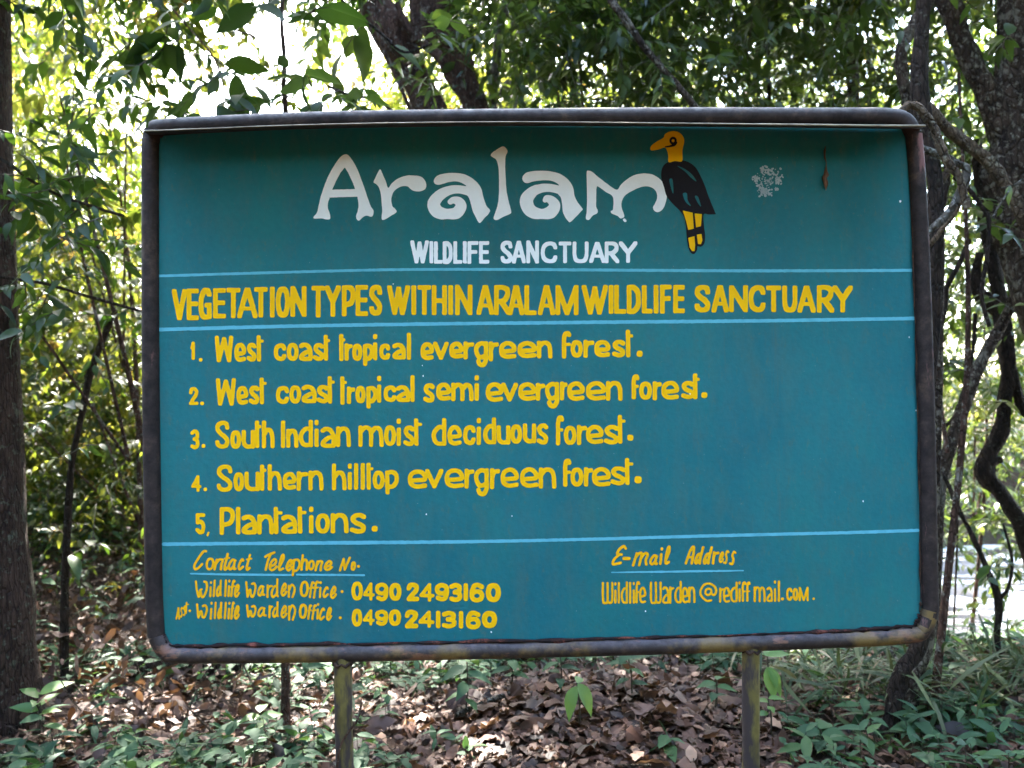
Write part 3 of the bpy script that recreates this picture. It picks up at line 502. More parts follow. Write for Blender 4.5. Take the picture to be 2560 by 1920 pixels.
# ---------------------------------------------------------------- the notice board
YP = 0.0                                  # painted face of the panel
board = thing('notice_board', 'large teal painted metal notice board on two posts with yellow and white hand lettering', 'notice board', (0, 0, 0))
TOP = [(425, 317), (800, 300), (1240, 293), (1700, 289.5), (2089, 290), (2215, 290.5)]
RIGHT = [(2262, 302), (2284, 338), (2293, 450), (2305, 700), (2317, 1100), (2323, 1450), (2324, 1525)]
BOT = [(2310, 1568), (2262, 1589), (2000, 1602), (1569, 1617), (842, 1633.5), (470, 1637)]
LEFT = [(416, 1628), (391, 1590), (386, 1500), (382, 1300), (377, 900), (376, 407), (378, 352)]
RP = .0245
def rail(name, pts, mat, label, rad=RP):
    V, F = tube(path(pts, -.004), rad, 20, 10); return obj(name, V, [F], MAT[mat], board, smooth=True)
o = rail('frame_rail', [(392, 328)]+TOP+RIGHT[:2], 'rail_top', ''); o['label'] = 'top rail with dusty grey upper side'
o = rail('frame_rail', RIGHT[1:]+BOT[:1], 'rail_side', '', RP*1.003); o['label'] = 'right rail with flaking pink primer'
o = rail('frame_rail', RIGHT[-1:]+BOT+LEFT[:2], 'rail_bottom', '', RP*1.006); o['label'] = 'bottom rail with ochre rust stains'
o = rail('frame_rail', LEFT[1:]+[(382, 326)], 'rail_left', '', RP*1.003); o['label'] = 'left rail of dark chipped paint'
edge = path(TOP+RIGHT+BOT+LEFT, YP)
cen = edge.mean(0); nE = len(edge); V = np.vstack([edge, edge+[0, .004, 0]])
panel = obj('panel', V, [list(range(nE))[::-1], list(range(nE, 2*nE))]+[[a, (a+1) % nE, (a+1) % nE+nE, a+nE] for a in range(nE)], MAT['teal'], board)
SUBLABEL = {'title_lettering': 'white title lettering in a flowing hand', 'subtitle_lettering': 'white capitals below the title', 'heading_lettering': 'bold yellow capital heading'}
for key, (colr, f) in lettering_fields().items():
    v, fa = f.mesh(); nm = key.rstrip('+').split('_line_')[0]
    nm = {'list': 'list_lettering', 'bird_body': 'bird_emblem_body', 'bird_head': 'bird_emblem_head', 'bird_legs': 'bird_emblem_legs', 'bird_eye': 'bird_emblem_eye', 'divider_line': 'divider_line', 'second_phone_number': 'phone_number'}.get(nm, nm)
    yy = YP-{'bird_eye': .003, 'bird_head': .0022, 'bird_legs': .0022, 'bird_body': .0016}.get(key, .0010)
    P = np.array([at(a, b, yy) for a, b in v])
    o = obj(nm, P, [f_ for f_ in fa], MAT[colr], panel)
    if key in SUBLABEL: o['label'] = SUBLABEL[key]
# chipped paint splash, weathered seam along the bottom, small flecks
rg = np.random.default_rng(5)
f = Field(1870, 395, 1975, 520, .9)
for cx, cy, sx, sy, nn, r in [(1914, 480, 14, 8, 46, 1.5), (1903, 470, 6, 7, 20, 1.7), (1948, 448, 8, 10, 36, 1.3), (1911, 424, 14, 7, 30, 1.2), (1928, 430, 12, 9, 26, 1.3), (1889, 445, 6, 9, 26, 1.2), (1915, 450, 16, 14, 42, .9), (1942, 473, 4, 5, 9, 1.2)]:
    for _ in range(nn):
        a, b = rg.normal(cx, sx*.6), rg.normal(cy, sy*.6); q = np.array([(a, b, abs(rg.normal(r, .7))+.3), (a+rg.normal(0, 1.5), b+rg.normal(0, 1.5), abs(rg.normal(r, .6))+.2)]); f.stroke(q)
f.stroke(np.array([(1951, 421, 2.6), (1952, 422, 2.6)])); f.wobble(.35, 2.2, 3)
v, fa = f.mesh(); o = obj('paint_chip', np.array([at(a, b, YP-.001) for a, b in v]), fa, MAT['splash'], panel); o['label'] = 'greyish white splash where the paint has flaked'
f = Field(430, 900, 2300, 1560, 2)
sp = [(2251, 503, 2.4), (1280, 1290, 1.2), (983, 710, 1.3), (1066, 1286, 1.8), (1614, 1528, 1.5), (2273, 843, 1.6), (2290, 1026, 1.7), (2158, 1253, 1.6), (1228, 1580, 2), (1056, 914, 1.2), (1058, 940, 1.6), (1725, 985, 1.5)]
parts = []
for a, b, r in sp:
    ang = np.arange(7)*2*math.pi/7; c = at(a, b, YP-.0012); q = c+np.stack([np.cos(ang)*r*.0012*rg.uniform(.6, 1.3, 7), 0*ang, np.sin(ang)*r*.0016*rg.uniform(.6, 1.3, 7)], 1); parts.append(q)
V = np.vstack(parts); o = obj('paint_fleck', V, [list(range(7*t, 7*t+7)) for t in range(len(parts))], MAT['white'], panel); o['label'] = 'tiny pale flecks scattered over the panel'; o['kind'] = 'stuff'
sq = smooth_path(path([(405, 1585), (415, 1606), (450, 1614), (842, 1611), (1569, 1595.5), (2000, 1581), (2262, 1566), (2290, 1555), (2299, 1535)], -.012), 24)
V, F = tube(sq, .0042*(1+.5*np.sin(np.arange(len(sq))*1.7)*np.sin(np.arange(len(sq))*.37)), 6, 1, .5, 3)
obj('rust_seam', V, [F], MAT['seam'], board)
sq = smooth_path(path([(2276, 420), (2284, 700), (2296, 1100), (2301, 1450), (2300, 1530)], -.008), 30)
V, F = tube(sq, .0020*(1+.3*np.sin(np.arange(len(sq))*.31)), 6, 1, .5, 4); obj('rust_seam', V, [F], MAT['seam_dull'], board)
# narrow sheet visor projecting forward under the top rail
fr = smooth_path(path([(360, 329), (500, 324), (800, 313), (1240, 306.5), (1700, 310), (2000, 313.5), (2313, 316.5)], -.24), 8)
bk = smooth_path(path([(372, 338), (500, 333), (800, 322), (1240, 315.5), (1700, 317), (2000, 319.5), (2300, 323)], -.008), 8)
m = len(fr); th = np.array([0, 0, .003]); V = np.vstack([fr, bk, bk+th, fr+th]); F = []
for a in range(m-1):
    for r0, r1 in ((0, 1), (1, 2), (2, 3), (3, 0)): F.append([r0*m+a, r1*m+a, r1*m+a+1, r0*m+a+1])
F += [[0, 3*m, 2*m, m], [m-1, 2*m-1, 3*m-1, 4*m-1]]
visor = obj('visor', V, F, MAT['visor'], board)
V, F = tube(fr+[0, -.001, .0015], .0016+.0016*sst(.6, 2.0, np.linspace(-1, 2, m)), 6, 1, .2, 6); obj('visor_lip', V, [F], MAT['visor_edge'], visor)
for pts, r in (([(857, 1640), (858.5, 1760), (862, 1920)], .0262), ([(1877, 1608), (1877, 1760), (1877, 1920)], .0255)):
    q = path(pts, .0); e = q[-1]+(q[-1]-q[-2])/np.linalg.norm(q[-1]-q[-2])*.9; q = np.vstack([q, e]); q[-1, 2] = -.15
    V, F = tube(q, r, 18, 6, .012, 2); po = obj('post', V, [F], MAT['post'], board, smooth=True)
    a_ = np.arange(28)*2*math.pi/28; ring = q[0]+np.stack([np.cos(a_)*(r+.001), np.sin(a_)*(r+.001), -.021+.004*np.sin(a_*7)-.012*np.abs(np.sin(a_))*0], 1)
    V, F = tube(ring, .0045+.0012*np.sin(a_*5), 6, 1, 0, 3, True); obj('weld_bead', V, [F], MAT['seam_dull'], po)
# things clinging to the board
q = path([(2064, 365), (2061, 382), (2063, 398), (2066, 412), (2065, 432), (2062, 448), (2064, 462), (2065, 476)], -.008)
V, F = tube(q, [.0012, .0030, .0022, .0014, .0048, .0066, .0050, .0012], 8, 5, .35, 8)
tag(obj('dead_leaf', V, [F], MAT['litter'], None, rnd=np.linspace(.55, .95, len(V))), 'thin curled brown dead leaf stuck to the upper right of the teal panel', 'leaf')

# ---------------------------------------------------------------- foliage engine
def leaf_mesh(P, D, N, L, W, seg=3, fold=.25, droop=.25, rg=None, curl=0.0):
    """leaf blades: base P, direction D, face normal N, length L, width W -> V, [tris, quads], per-vertex id"""
    D = D/(np.linalg.norm(D, axis=1)[:, None]+1e-9); N = N-D*(N*D).sum(1)[:, None]; N /= np.linalg.norm(N, axis=1)[:, None]+1e-9; Xa = np.cross(D, N)
    t = np.linspace(0, 1, seg+2)[1:-1]; prof = np.sin(np.pi*t**.85)*(1-.25*t); prof = prof/prof.max() if seg > 1 else np.array([1.0])
    if seg == 1: t = np.array([.42])
    loc = [(0, 0, 0)]
    for a, p in zip(t, prof):
        for s in (-1, 0, 1): loc.append((s*p*.5, a, (fold*abs(s)*p*.5, -droop*a*a)))
    loc.append((0, 1, (0, -droop)))
    n, k = len(P), len(loc); V = np.zeros((n, k, 3), np.float32)
    dr = np.ones(n) if rg is None else rg.uniform(.2, 1.8, n)
    for q, (x, y, z) in enumerate(loc):
        zz = 0*L if z == 0 else z[0]*W+z[1]*L*dr
        if curl and z != 0: zz = zz+curl*L*math.sin(y*5+q)*.12*(dr-1)
        V[:, q] = P+Xa*(x*W)[:, None]+D*(y*L)[:, None]+N*zz[:, None]
    tr = [(0, 2, 1), (0, 3, 2)]; qd = []
    for a in range(seg-1): b = 1+3*a; qd += [(b, b+1, b+4, b+3), (b+1, b+2, b+5, b+4)]
    b = 1+3*(seg-1); tr += [(b, b+1, k-1), (b+1, b+2, k-1)]
    off = (np.arange(n)*k)[:, None, None]
    F = [(np.array(tr)[None]+off).reshape(-1, 3)]
    if qd: F.append((np.array(qd)[None]+off).reshape(-1, 4))
    return V.reshape(-1, 3), F, k
def foliage(name, C, parent, mat, rg, per=14, twig=.4, L=(.07, .13), asp=.36, seg=3, droop=.3, spread=.6, kind=None, out=None, tone=(0, 1)):
    """a crown: twigs at the points C, each with `per` leaves down both sides"""
    n = len(C); az = rg.uniform(0, 2*np.pi, n); el = rg.normal(-.15, .45, n)
    d = np.stack([np.cos(az)*np.cos(el), np.sin(az)*np.cos(el), np.sin(el)], 1)
    if out is not None: d = d*.7+out*.6; d /= np.linalg.norm(d, axis=1)[:, None]
    tl = twig*rg.uniform(.6, 1.3, n); tt = (np.arange(per)+.6)/per
    sag = -.25*tl[:, None]*(tt**2)[None]
    P = C[:, None]+d[:, None]*(tt[None, :, None]*tl[:, None, None]); P[..., 2] += sag
    up = np.array([0, 0, 1.0]); side = np.cross(d, up); side /= np.linalg.norm(side, axis=1)[:, None]+1e-9
    sg = np.where(np.arange(per) % 2 == 0, 1, -1)[None, :, None]
    Dl = d[:, None]*.55+side[:, None]*sg*.8+rg.normal(0, .28, (n, per, 3)); Dl[..., 2] -= spread*rg.uniform(.1, 1.2, (n, per))
    Nl = up+rg.normal(0, .38, (n, per, 3))
    ll = rg.uniform(L[0], L[1], (n, per))*(1-.25*tt)[None]*rg.uniform(.65, 1.25, (n, 1))
    P, Dl, Nl, ll = P.reshape(-1, 3), Dl.reshape(-1, 3), Nl.reshape(-1, 3), ll.ravel()
    V, F, k = leaf_mesh(P, Dl, Nl, ll, ll*asp*rg.uniform(.65, 1.3, len(ll)), seg, .25, droop, rg)
    tone_t = np.clip(rg.normal(.5, .22, (n, 1))+rg.normal(0, .16, (n, per)), 0, 1)
    tone_t = tone[0]+(tone[1]-tone[0])*tone_t; rnd = np.repeat(tone_t.ravel(), k)
    mi = np.zeros(sum(len(f) for f in F), np.int32)
    if seg > 1:   # twig stems as thin three-sided rods
        e = C+d*tl[:, None]; e[:, 2] -= .25*tl; mid = C+d*tl[:, None]*.5; mid[:, 2] -= .06*tl; a3 = np.arange(3)*2.094
        ring = side[:, None]*np.cos(a3)[None, :, None]+up[None, None]*np.sin(a3)[None, :, None]
        Vt = np.concatenate([C[:, None]+ring*.0035, mid[:, None]+ring*.003, e[:, None]+ring*.0012], 1).reshape(-1, 3)
        q = np.array([(r*3+s, r*3+(s+1) % 3, r*3+3+(s+1) % 3, r*3+3+s) for r in range(2) for s in range(3)]); Ft = (q[None]+(np.arange(n)*9)[:, None, None]).reshape(-1, 4)+len(V)
        V = np.vstack([V, Vt]); F.append(Ft); mi = np.concatenate([mi, np.ones(len(Ft), np.int32)]); rnd = np.concatenate([rnd, np.zeros(len(Vt))])
    o = obj(name, V, F, [MAT[mat], MAT['twig']], parent, mi, rnd=rnd, smooth=seg > 1)
    if kind: o['kind'] = kind
    return o
def cluster_points(rg, n, c, r, clumps=14, tight=.35):
    """uneven crown volume: n points gathered in clumps inside an ellipsoid"""
    u = rg.normal(size=(clumps, 3)); u /= np.linalg.norm(u, axis=1)[:, None]; u *= rg.uniform(.25, 1, (clumps, 1))**.5
    k = rg.integers(0, clumps, n); return np.array(c)+(u[k]+rg.normal(0, tight*.6, (n, 3)))*np.array(r)
def frustum_points(rg, n, px, py, Yr, clumps=40, tight=.13):
    """points through the air in front of a stretch of the view, gathered in clumps"""
    a = rg.uniform(px[0], px[1], clumps); b = rg.uniform(py[0], py[1], clumps); yy = rg.uniform(Yr[0], Yr[1], clumps)
    C = np.array([at(p, q, y) for p, q, y in zip(a, b, yy)]); return C[rg.integers(0, clumps, n)]+rg.normal(0, 1, (n, 3))*tight*np.linalg.norm(C[0]-CAM)*.5
def sun_block_canopy(rg, n, xr, yr):               # unseen leaves added to the crowns overhead to block the sun
    c = 34; x, y = rg.uniform(*xr, c), rg.uniform(*yr, c); z = 1.5+.52*(y-CAM[1])+rg.uniform(1.5, 3.6, c); k = rg.integers(0, c, n)
    return np.stack([x[k], y[k], z[k]], 1)+rg.normal(0, 1, (n, 3))*[.62, .62, .32]
def limb_tree(name, label, cat, limbs, mat, crown=None, group=None, base=None, sides=12, lump=.10, seed=1):
    b = base if base is not None else limbs[0][0][-1]
    t = thing(name, label, cat, b, group)
    V, F = merge([tube(q, r, sides, 6, lump, seed+i) for i, (q, r) in enumerate(limbs)])
    obj('trunk', V, F, MAT[mat], t, smooth=True)
    if crown: crown(t)
    return t
def Zm(pts, ox, oy, s): return [(ox+x/s, oy+y/s) for x, y in pts]
def down(q, r=None):                      # run a limb on to the ground
    e = q[-1].copy(); d = q[-1]-q[-2]; g = height(e[0], e[1])
    if e[2] > g-.05: e = e+[d[0]*.3, d[1]*.3, 0]; e[2] = height(e[0], e[1])-.08; q = np.vstack([q, e])
    return q
# ---------------------------------------------------------------- trees and climbers, each its own thing
rg = np.random.default_rng(11)
q = down(path([(-72, -900), (-70, -300), (-66, 0), (-52, 694), (-32, 1157), (-10, 1504), (6, 1700)], 1.6)); r = [.15, .155, .16, .16, .16, .16, .163, .175]
limb_tree('forest_tree', 'thick brown trunk cut off by the left edge of the photo', 'tree', [(q, r), (path([(-60, -250), (60, -420), (260, -600)], 1.6), [.07, .05, .03])], 'bark_moss',
          lambda t: foliage('crown', np.vstack([cluster_points(rg, 300, (-1.9, 1.7, 4.6), (1.5, 1.3, .9), 16), sun_block_canopy(rg, 700, (-6.5, -1.6), (2.6, 10.5)), frustum_points(rg, 26, (-40, 330), (-190, 20), (.7, 1.7), 9)]), t, 'leaf_dark', rg, 14, .45, (.09, .17), .38, 3), seed=3, lump=.05)
def sapling(name, label, stem, r, tw, mat='leaf_dark', n_per=(5, 9), L=(.10, .15), bark='bark_dark', asp=.36, group=None, seed=0, tone=(0, 1), cat='sapling', branches=()):
    """slender plant: stem, side branches, and leaves sprouting at given points"""
    g = np.random.default_rng(seed)
    def crown(t): foliage('leaves', np.array(tw), t, mat, g, int(g.integers(*n_per)), .22, L, asp, 5, .3, .55, tone=tone)
    return limb_tree(name, label, cat, [(stem, r)]+[(b, r[0]*.6 if not np.isscalar(r) else r*.5) for b in branches], bark, crown, group, sides=8, lump=.06, seed=seed+1)
st = down(path([(292, 775), (278, 800), (231, 915), (208, 1020), (180, 1157), (171, 1273), (162, 1480)], 2.2))
sapling('sapling', 'slender bare stemmed sapling standing left of the board', st, [.008, .017, .019, .017, .018, .020, .022, .026], path([(208, 1015), (200, 1010), (278, 800), (290, 790), (232, 905), (240, 880), (165, 1395)], 2.15), seed=21, L=(.09, .15))
def bough(label, pts, Y, r, px_tw, L, seed, mat='leaf_dark', per=(5, 9), asp=.36, tone=(0, 1)):
    return sapling('hanging_bough', label, path(pts, Y), r, px_tw, mat, per, L, 'bark_dark', asp, 'leafy boughs hanging around the board', seed, tone, 'bough')
def along(pts, Y, n, seed, jit=.05):
    g = np.random.default_rng(seed); q = smooth_path(path(pts, Y), 12); return q[g.integers(2, len(q), n)]+g.normal(0, jit, (n, 3))
b1 = [(-30, 380), (29, 414), (72, 448), (145, 487), (231, 516), (309, 540)]
bough('thin leafy bough slanting down from the left trunk towards the board, the upper of two', b1, 1.25, .007, along(b1, 1.2, 16, 1, .09), (.08, .14), 31)
b2 = [(-20, 690), (48, 699), (121, 711), (207, 737), (352, 778), (420, 800)]
bough('thin bough slanting behind the left rail of the board, the lower of two', b2, 1.25, .0065, along(b2, 1.2, 7, 2, .08), (.08, .14), 32)
st = path([(700, -120), (706, -20), (704, 60), (711, 150), (709, 230), (713, 300), (712, 900), (713, 1640), (714, 1700)], 1.5); st = down(st)
br = [path([(430, 20), (468, 65), (537, 150), (570, 265), (590, 330)], 1.45), path([(712, 150), (640, 95), (540, 60)], 1.4), path([(711, 60), (800, 20), (860, -40)], 1.45)]
tw = np.vstack([path([(468, 65), (540, 150), (560, 200), (575, 255), (420, 250), (490, 280), (640, 270), (800, 60), (820, 20), (680, 30), (760, 40), (420, 60), (350, 90), (800, 230), (850, 240), (760, 250), (540, 240), (470, 260), (300, 60), (240, 80)], 1.4)])
sapling('young_tree', 'young tree with large drooping leaves against the white sky above the board', st, [.007, .009, .010, .011, .012, .013, .016, .020, .021, .025][:len(st)], tw, 'leaf_dark', (3, 5), (.16, .26), 'bark_brown', .38, None, 41, (0, .8), 'tree', br)
# group of leaning trunks behind the top rail
z2 = lambda p: Zm(p, 800, 0, 2.458)
A = down(path(z2([(180, -420), (300, -50), (430, 200), (560, 420), (660, 680), (740, 1100), (800, 2500)]), 3.5))
B = down(path(z2([(640, -500), (715, 0), (740, 150), (830, 330), (900, 500), (960, 680), (1000, 1100), (1010, 2500)]), 3.6))
Cc = path(z2([(470, 20), (560, 200), (720, 340), (800, 470), (870, 600), (960, 760)]), 3.3)
D2 = path(z2([(330, -60), (345, 150), (400, 330), (480, 500), (560, 690)]), 3.2); E2 = path(z2([(600, -200), (585, 60), (600, 260)]), 3.3)
def crown(t): foliage('crown', np.vstack([cluster_points(rg, 300, (-.4, 4.2, 6.1), (2.2, 1.8, 1.2), 22), sun_block_canopy(rg, 1500, (-4.4, 3.0), (3.0, 10.5))]), t, 'leaf_mid', rg, 14, .45, (.10, .18), .40, 3)
limb_tree('multi_trunk_tree', 'reddish brown tree of several leaning trunks behind the middle of the top rail', 'tree',
          [(A, [.125, .135, .135, .125, .12, .13, .15, .2]), (B, [.13, .14, .125, .11, .10, .095, .10, .13, .16]), (Cc, [.02, .03, .034, .034, .03, .025]), (D2, [.014]*5), (E2, [.035, .04, .04])], 'bark_brown', crown, base=A[-1], seed=5, lump=.14)
bl = [(830, -40), (870, 20), (900, 40), (960, 90), (1010, 130), (1080, 110)]
tw = np.vstack([path([(880, 40), (905, 60), (1050, 50), (960, 95), (1075, 100)], 1.5)])
bough('bough of broad mid green leaves hanging in front of the leaning trunks', bl, 1.55, .007, tw, (.13, .20), 44, 'leaf_mid', (2, 4), .5, (.1, .55))
tw = path([(560, 180), (780, 215), (830, 245), (850, 225), (890, 260), (900, 235), (930, 255)], 1.0)
bough('bough of broad leaves rising just above the top rail left of the leaning trunks', [(1010, 300), (940, 250), (880, 240), (820, 215)], 1.05, .006, tw, (.13, .19), 45, 'leaf_mid', (3, 5), .5, (.0, .4))
def stick(label, pts, Y, r, bark, seed, crown=None, name='slender_tree', group='slender trees behind the board'):
    q = path(pts, Y)
    if q[-1][2] > 0: q = np.vstack([q, [q[-1][0]+(q[-1][0]-q[-2][0])*.2, Y, height(q[-1][0], Y)-.1]])
    top = q[0]+(q[0]-q[1])/np.linalg.norm(q[0]-q[1])*2.2; q = np.vstack([top, q]); rr = np.full(len(q), r); rr[0] = r*.55; rr[-1] = r*1.4
    g = np.random.default_rng(seed)
    fo = crown or (lambda t: foliage('crown', cluster_points(g, 170, (top[0], top[1], top[2]+.2), (1.3, 1.1, .9), 12), t, 'leaf_mid', g, 14, .42, (.07, .13), .37, 3))
    return limb_tree(name, label, 'tree', [(q, rr)], bark, fo, group, base=q[-1], seed=seed)
stick('slender tree with dark foot beside the leaning trunks above the board', z2([(1170, -60), (1140, 60), (1100, 200), (1080, 400), (1062, 560), (1062, 680)]), 4.4, .036, 'bark_pale', 51)
stick('very thin grey stem right of the slender dark footed tree', z2([(1200, -40), (1185, 200), (1190, 420), (1200, 690)]), 4.9, .017, 'bark_pale', 52)
stick('pale sunlit stump like trunk seen between stems above the board', z2([(1180, 300), (1165, 450), (1150, 560), (1140, 700)]), 7.5, .10, 'bark_pale', 53)
stick('straight pale stem in the leaf gap above the middle of the board', z2([(1265, 0), (1245, 200), (1232, 450), (1222, 690)]), 6.2, .028, 'bark_pale', 54)
z3 = lambda p: Zm(p, 1700, 0, 2.572)
stick('slender grey tree rising behind the right half of the top rail', z3([(1022, -60), (1030, 0), (1052, 250), (1088, 450), (1118, 720)]), 4.2, .050, 'bark_mottled', 55)
stick('thin dark stem right of the slender grey tree behind the top rail', z3([(1180, -40), (1205, 200), (1215, 420), (1225, 720)]), 5.5, .020, 'bark_dark', 56)
stick('thin dark stem crossing the leaves left of the slender grey tree', z3([(640, -40), (575, 120), (560, 300), (575, 700)]), 4.0, .016, 'bark_dark', 57)
stick('pinkish sunlit stem far behind the right part of the top rail', z2([(1520, 150), (1530, 300), (1560, 450), (1580, 700)]), 7.0, .045, 'bark_pale', 58)
# right side: dark post like tree, big edge tree, crooked tree, leaning pale tree, lianas
q = down(path([(2306, -500), (2306, 0), (2303, 155), (2305, 272), (2318, 350), (2338, 467), (2341, 583), (2332, 800), (2316, 1100), (2318, 1400), (2300, 1605), (2257, 1672), (2239, 1746), (2226, 1830)], 1.25))
limb_tree('forest_tree', 'thin dark twisted tree squeezed behind the right rail of the board', 'tree', [(q, [.035]*8+[.03]*3+[.034, .036, .04, .045])], 'bark_dark',
          lambda t: foliage('crown', cluster_points(rg, 160, (1.6, 1.3, 4.6), (1.2, .9, .6), 10), t, 'leaf_mid', rg, 14, .45, (.07, .13), .37, 3), seed=61, lump=.16)
q = down(path([(2330, 1250), (2312, 1580), (2276, 1720), (2254, 1850)], 1.42)); q = np.vstack([path([(2352, 600)], 1.42), q])
limb_tree('forest_tree', 'pale grey leaning trunk below the lower right corner of the board', 'tree', [(q, [.02, .032, .04, .046, .052, .06][:len(q)])], 'bark_mottled', seed=62, lump=.12)
q = down(path([(2556, -700), (2556, -300), (2556, 0), (2543, 320), (2530, 430), (2551, 560), (2580, 660), (2640, 900), (2680, 1200), (2690, 1500)], 2.0)); r = [.11, .12, .125, .13, .145, .13, .125, .125, .13, .14, .2]
limb = path([(2320, -130), (2357, -20), (2400, 90), (2440, 180), (2480, 260), (2525, 400)], 1.98)
limb_tree('forest_tree', 'stout mottled tree with a forking limb at the right edge of the photo', 'tree', [(q, r), (limb, [.04, .05, .052, .055, .06, .06])], 'bark_mottled',
          lambda t: foliage('crown', np.vstack([cluster_points(rg, 300, (2.6, 2.4, 5.0), (1.6, 1.4, .9), 16), sun_block_canopy(rg, 600, (1.8, 7), (2.6, 8.5)), frustum_points(rg, 60, (2330, 2560), (-120, 220), (2.2, 3.6), 16)]), t, 'leaf_mid', rg, 14, .45, (.09, .16), .38, 3), seed=63, lump=.16)
z8 = lambda p: Zm(p, 2240, 600, 1.256)
q = down(path([(2440, 350), (2463, 560), (2480, 640), (2495, 720), (2503, 783), (2519, 918), (2512, 1000), (2503, 1078), (2458, 1175), (2503, 1237), (2548, 1310), (2580, 1400), (2600, 1550)], 2.6))
b_ = [(path(z8([(330, 230), (270, 180), (250, 120), (262, 40)]), 2.6), [.04, .035, .03, .02]), (path(z8([(345, 330), (385, 500), (400, 540), (440, 560)]), 2.6), [.03, .03, .025, .02]), (path(z8([(265, 725), (300, 700), (330, 690)]), 2.58), [.035, .03, .02])]
limb_tree('forest_tree', 'dark crooked tree with a sharp knee right of the board', 'tree', [(q, [.03, .036, .038, .04, .044, .048, .046, .046, .052, .046, .045, .048, .055, .07][:len(q)])]+b_, 'bark_dark',
          lambda t: foliage('crown', frustum_points(rg, 42, (2360, 2600), (380, 1000), (2.2, 3.4), 14), t, 'leaf_mid', rg, 12, .35, (.07, .13), .37, 3), seed=64, lump=.16)
q = down(path([(2560, 690), (2535, 745), (2510, 800), (2447, 918), (2399, 1046), (2359, 1173), (2343, 1277), (2334, 1500)], 2.2))
limb_tree('forest_tree', 'pale banded trunk leaning from the right rail up to the crooked tree', 'tree', [(q, [.026, .028, .03, .034, .036, .036, .036, .038, .05][:len(q)])], 'bark_mottled', seed=65, lump=.05)
q = down(path([(2360, 1190), (2371, 1213), (2400, 1280), (2431, 1340), (2470, 1430), (2495, 1500), (2492, 1600), (2511, 1690)], 2.0))
limb_tree('sapling', 'thin dark bent sapling in front of the bright stream', 'sapling', [(q, [.009, .011, .012, .013, .015, .022, .016, .018, .02][:len(q)]), (path([(2495, 1500), (2520, 1470), (2530, 1400), (2508, 1310)], 2.0), [.013, .01, .008, .006])], 'bark_dark',
          lambda t: foliage('leaves', path([(2500, 1390), (2510, 1400), (2525, 1420), (2480, 1410)], 1.95), t, 'leaf_dark', rg, 4, .12, (.08, .13), .36, 5), seed=66, lump=.1)
def liana(label, pts, Y, r, bark='bark_liana', seed=0, sides=10):
    V, F = tube(path(pts, Y), r, sides, 8, .12, seed); return tag(obj('liana', V, [F], MAT[bark], smooth=True), label, 'liana', 'lianas beside the board')
liana('thick pale liana curving down behind the right end of the top rail', [(2345, -260), (2326, -20), (2291, 50), (2256, 117), (2254, 175), (2268, 253), (2285, 330), (2300, 480)], 1.7, [.03]*8, 'bark_mottled', 71)
liana('bent liana rising over the upper right corner of the board', [(2230, 320), (2258, 272), (2283, 263), (2310, 285), (2334, 318), (2346, 350), (2362, 392), (2395, 440), (2420, 520)], .35, [.010, .013, .015, .016, .015, .014, .014, .013, .012], seed=72)
liana('long thick liana sagging from the corner of the board down to the stout right tree', z3([(1560, 640), (1620, 720), (1720, 830), (1850, 930), (1980, 1040), (2100, 1200), (2212, 1400), (2330, 1640)]), 1.35, [.022, .026, .027, .027, .028, .030, .03, .03], 'bark_liana', 73)
liana('hooked grey liana bending back towards the right rail', z3([(1540, 950), (1590, 968), (1680, 1000), (1780, 1050), (1842, 1090), (1822, 1200), (1752, 1330), (1680, 1425), (1590, 1490), (1500, 1540)]), 1.0, [.014, .015, .016, .016, .016, .017, .017, .016, .015, .015], 'bark_pale', 74)
liana('thin liana below the hooked grey liana at the right rail', z3([(1810, 1260), (1765, 1370), (1690, 1470), (1610, 1570), (1520, 1640)]), 1.05, .011, 'bark_liana', 75)
liana('thin dark liana dropping in front of the stout right tree', z3([(1760, 1140), (1830, 1190), (1930, 1310), (1985, 1420), (1975, 1646), (1940, 1900), (1990, 2100)]), 1.2, .009, 'bark_dark', 76)
liana('crossing liana tangled behind the upper right rail', z3([(1560, 850), (1640, 870), (1690, 980), (1720, 1110), (1700, 1280), (1640, 1420), (1560, 1560)]), 1.5, .014, 'bark_dark', 77)
liana('short brown liana looped inside the tangle at the upper right rail', z3([(1570, 1290), (1640, 1240), (1690, 1150), (1730, 1090), (1800, 1060)]), 1.3, .016, 'bark_liana', 78)
liana('thin liana strung above the right rail in front of the stout tree', z3([(2260, 1130), (2150, 1190), (2060, 1310), (2010, 1400)]), 1.1, .004, 'bark_pale', 79)
liana('diagonal liana stretched across the leaves above the board', [(1500, -70), (1528, 0), (1573, 61), (1614, 122), (1700, 222), (1740, 270), (1800, 330)], 2.0, [.019, .019, .019, .018, .018, .018, .017], 'bark_mottled', 80)
liana('dark liana rising from the right rail past the pale banded trunk', z8([(60, 420), (115, 330), (150, 240), (160, 150), (200, 70), (230, 0)]), 1.8, .012, 'bark_dark', 81)
liana('thin dark liana leaning right of the pale banded trunk', z8([(100, 620), (180, 560), (215, 470), (240, 360), (250, 230)]), 2.4, .012, 'bark_dark', 82)
liana('thin dark stem standing before the stream beside the right rail', z8([(195, 880), (190, 1000), (185, 1130), (180, 1250), (178, 1330)]), 2.6, .006, 'bark_dark', 83)
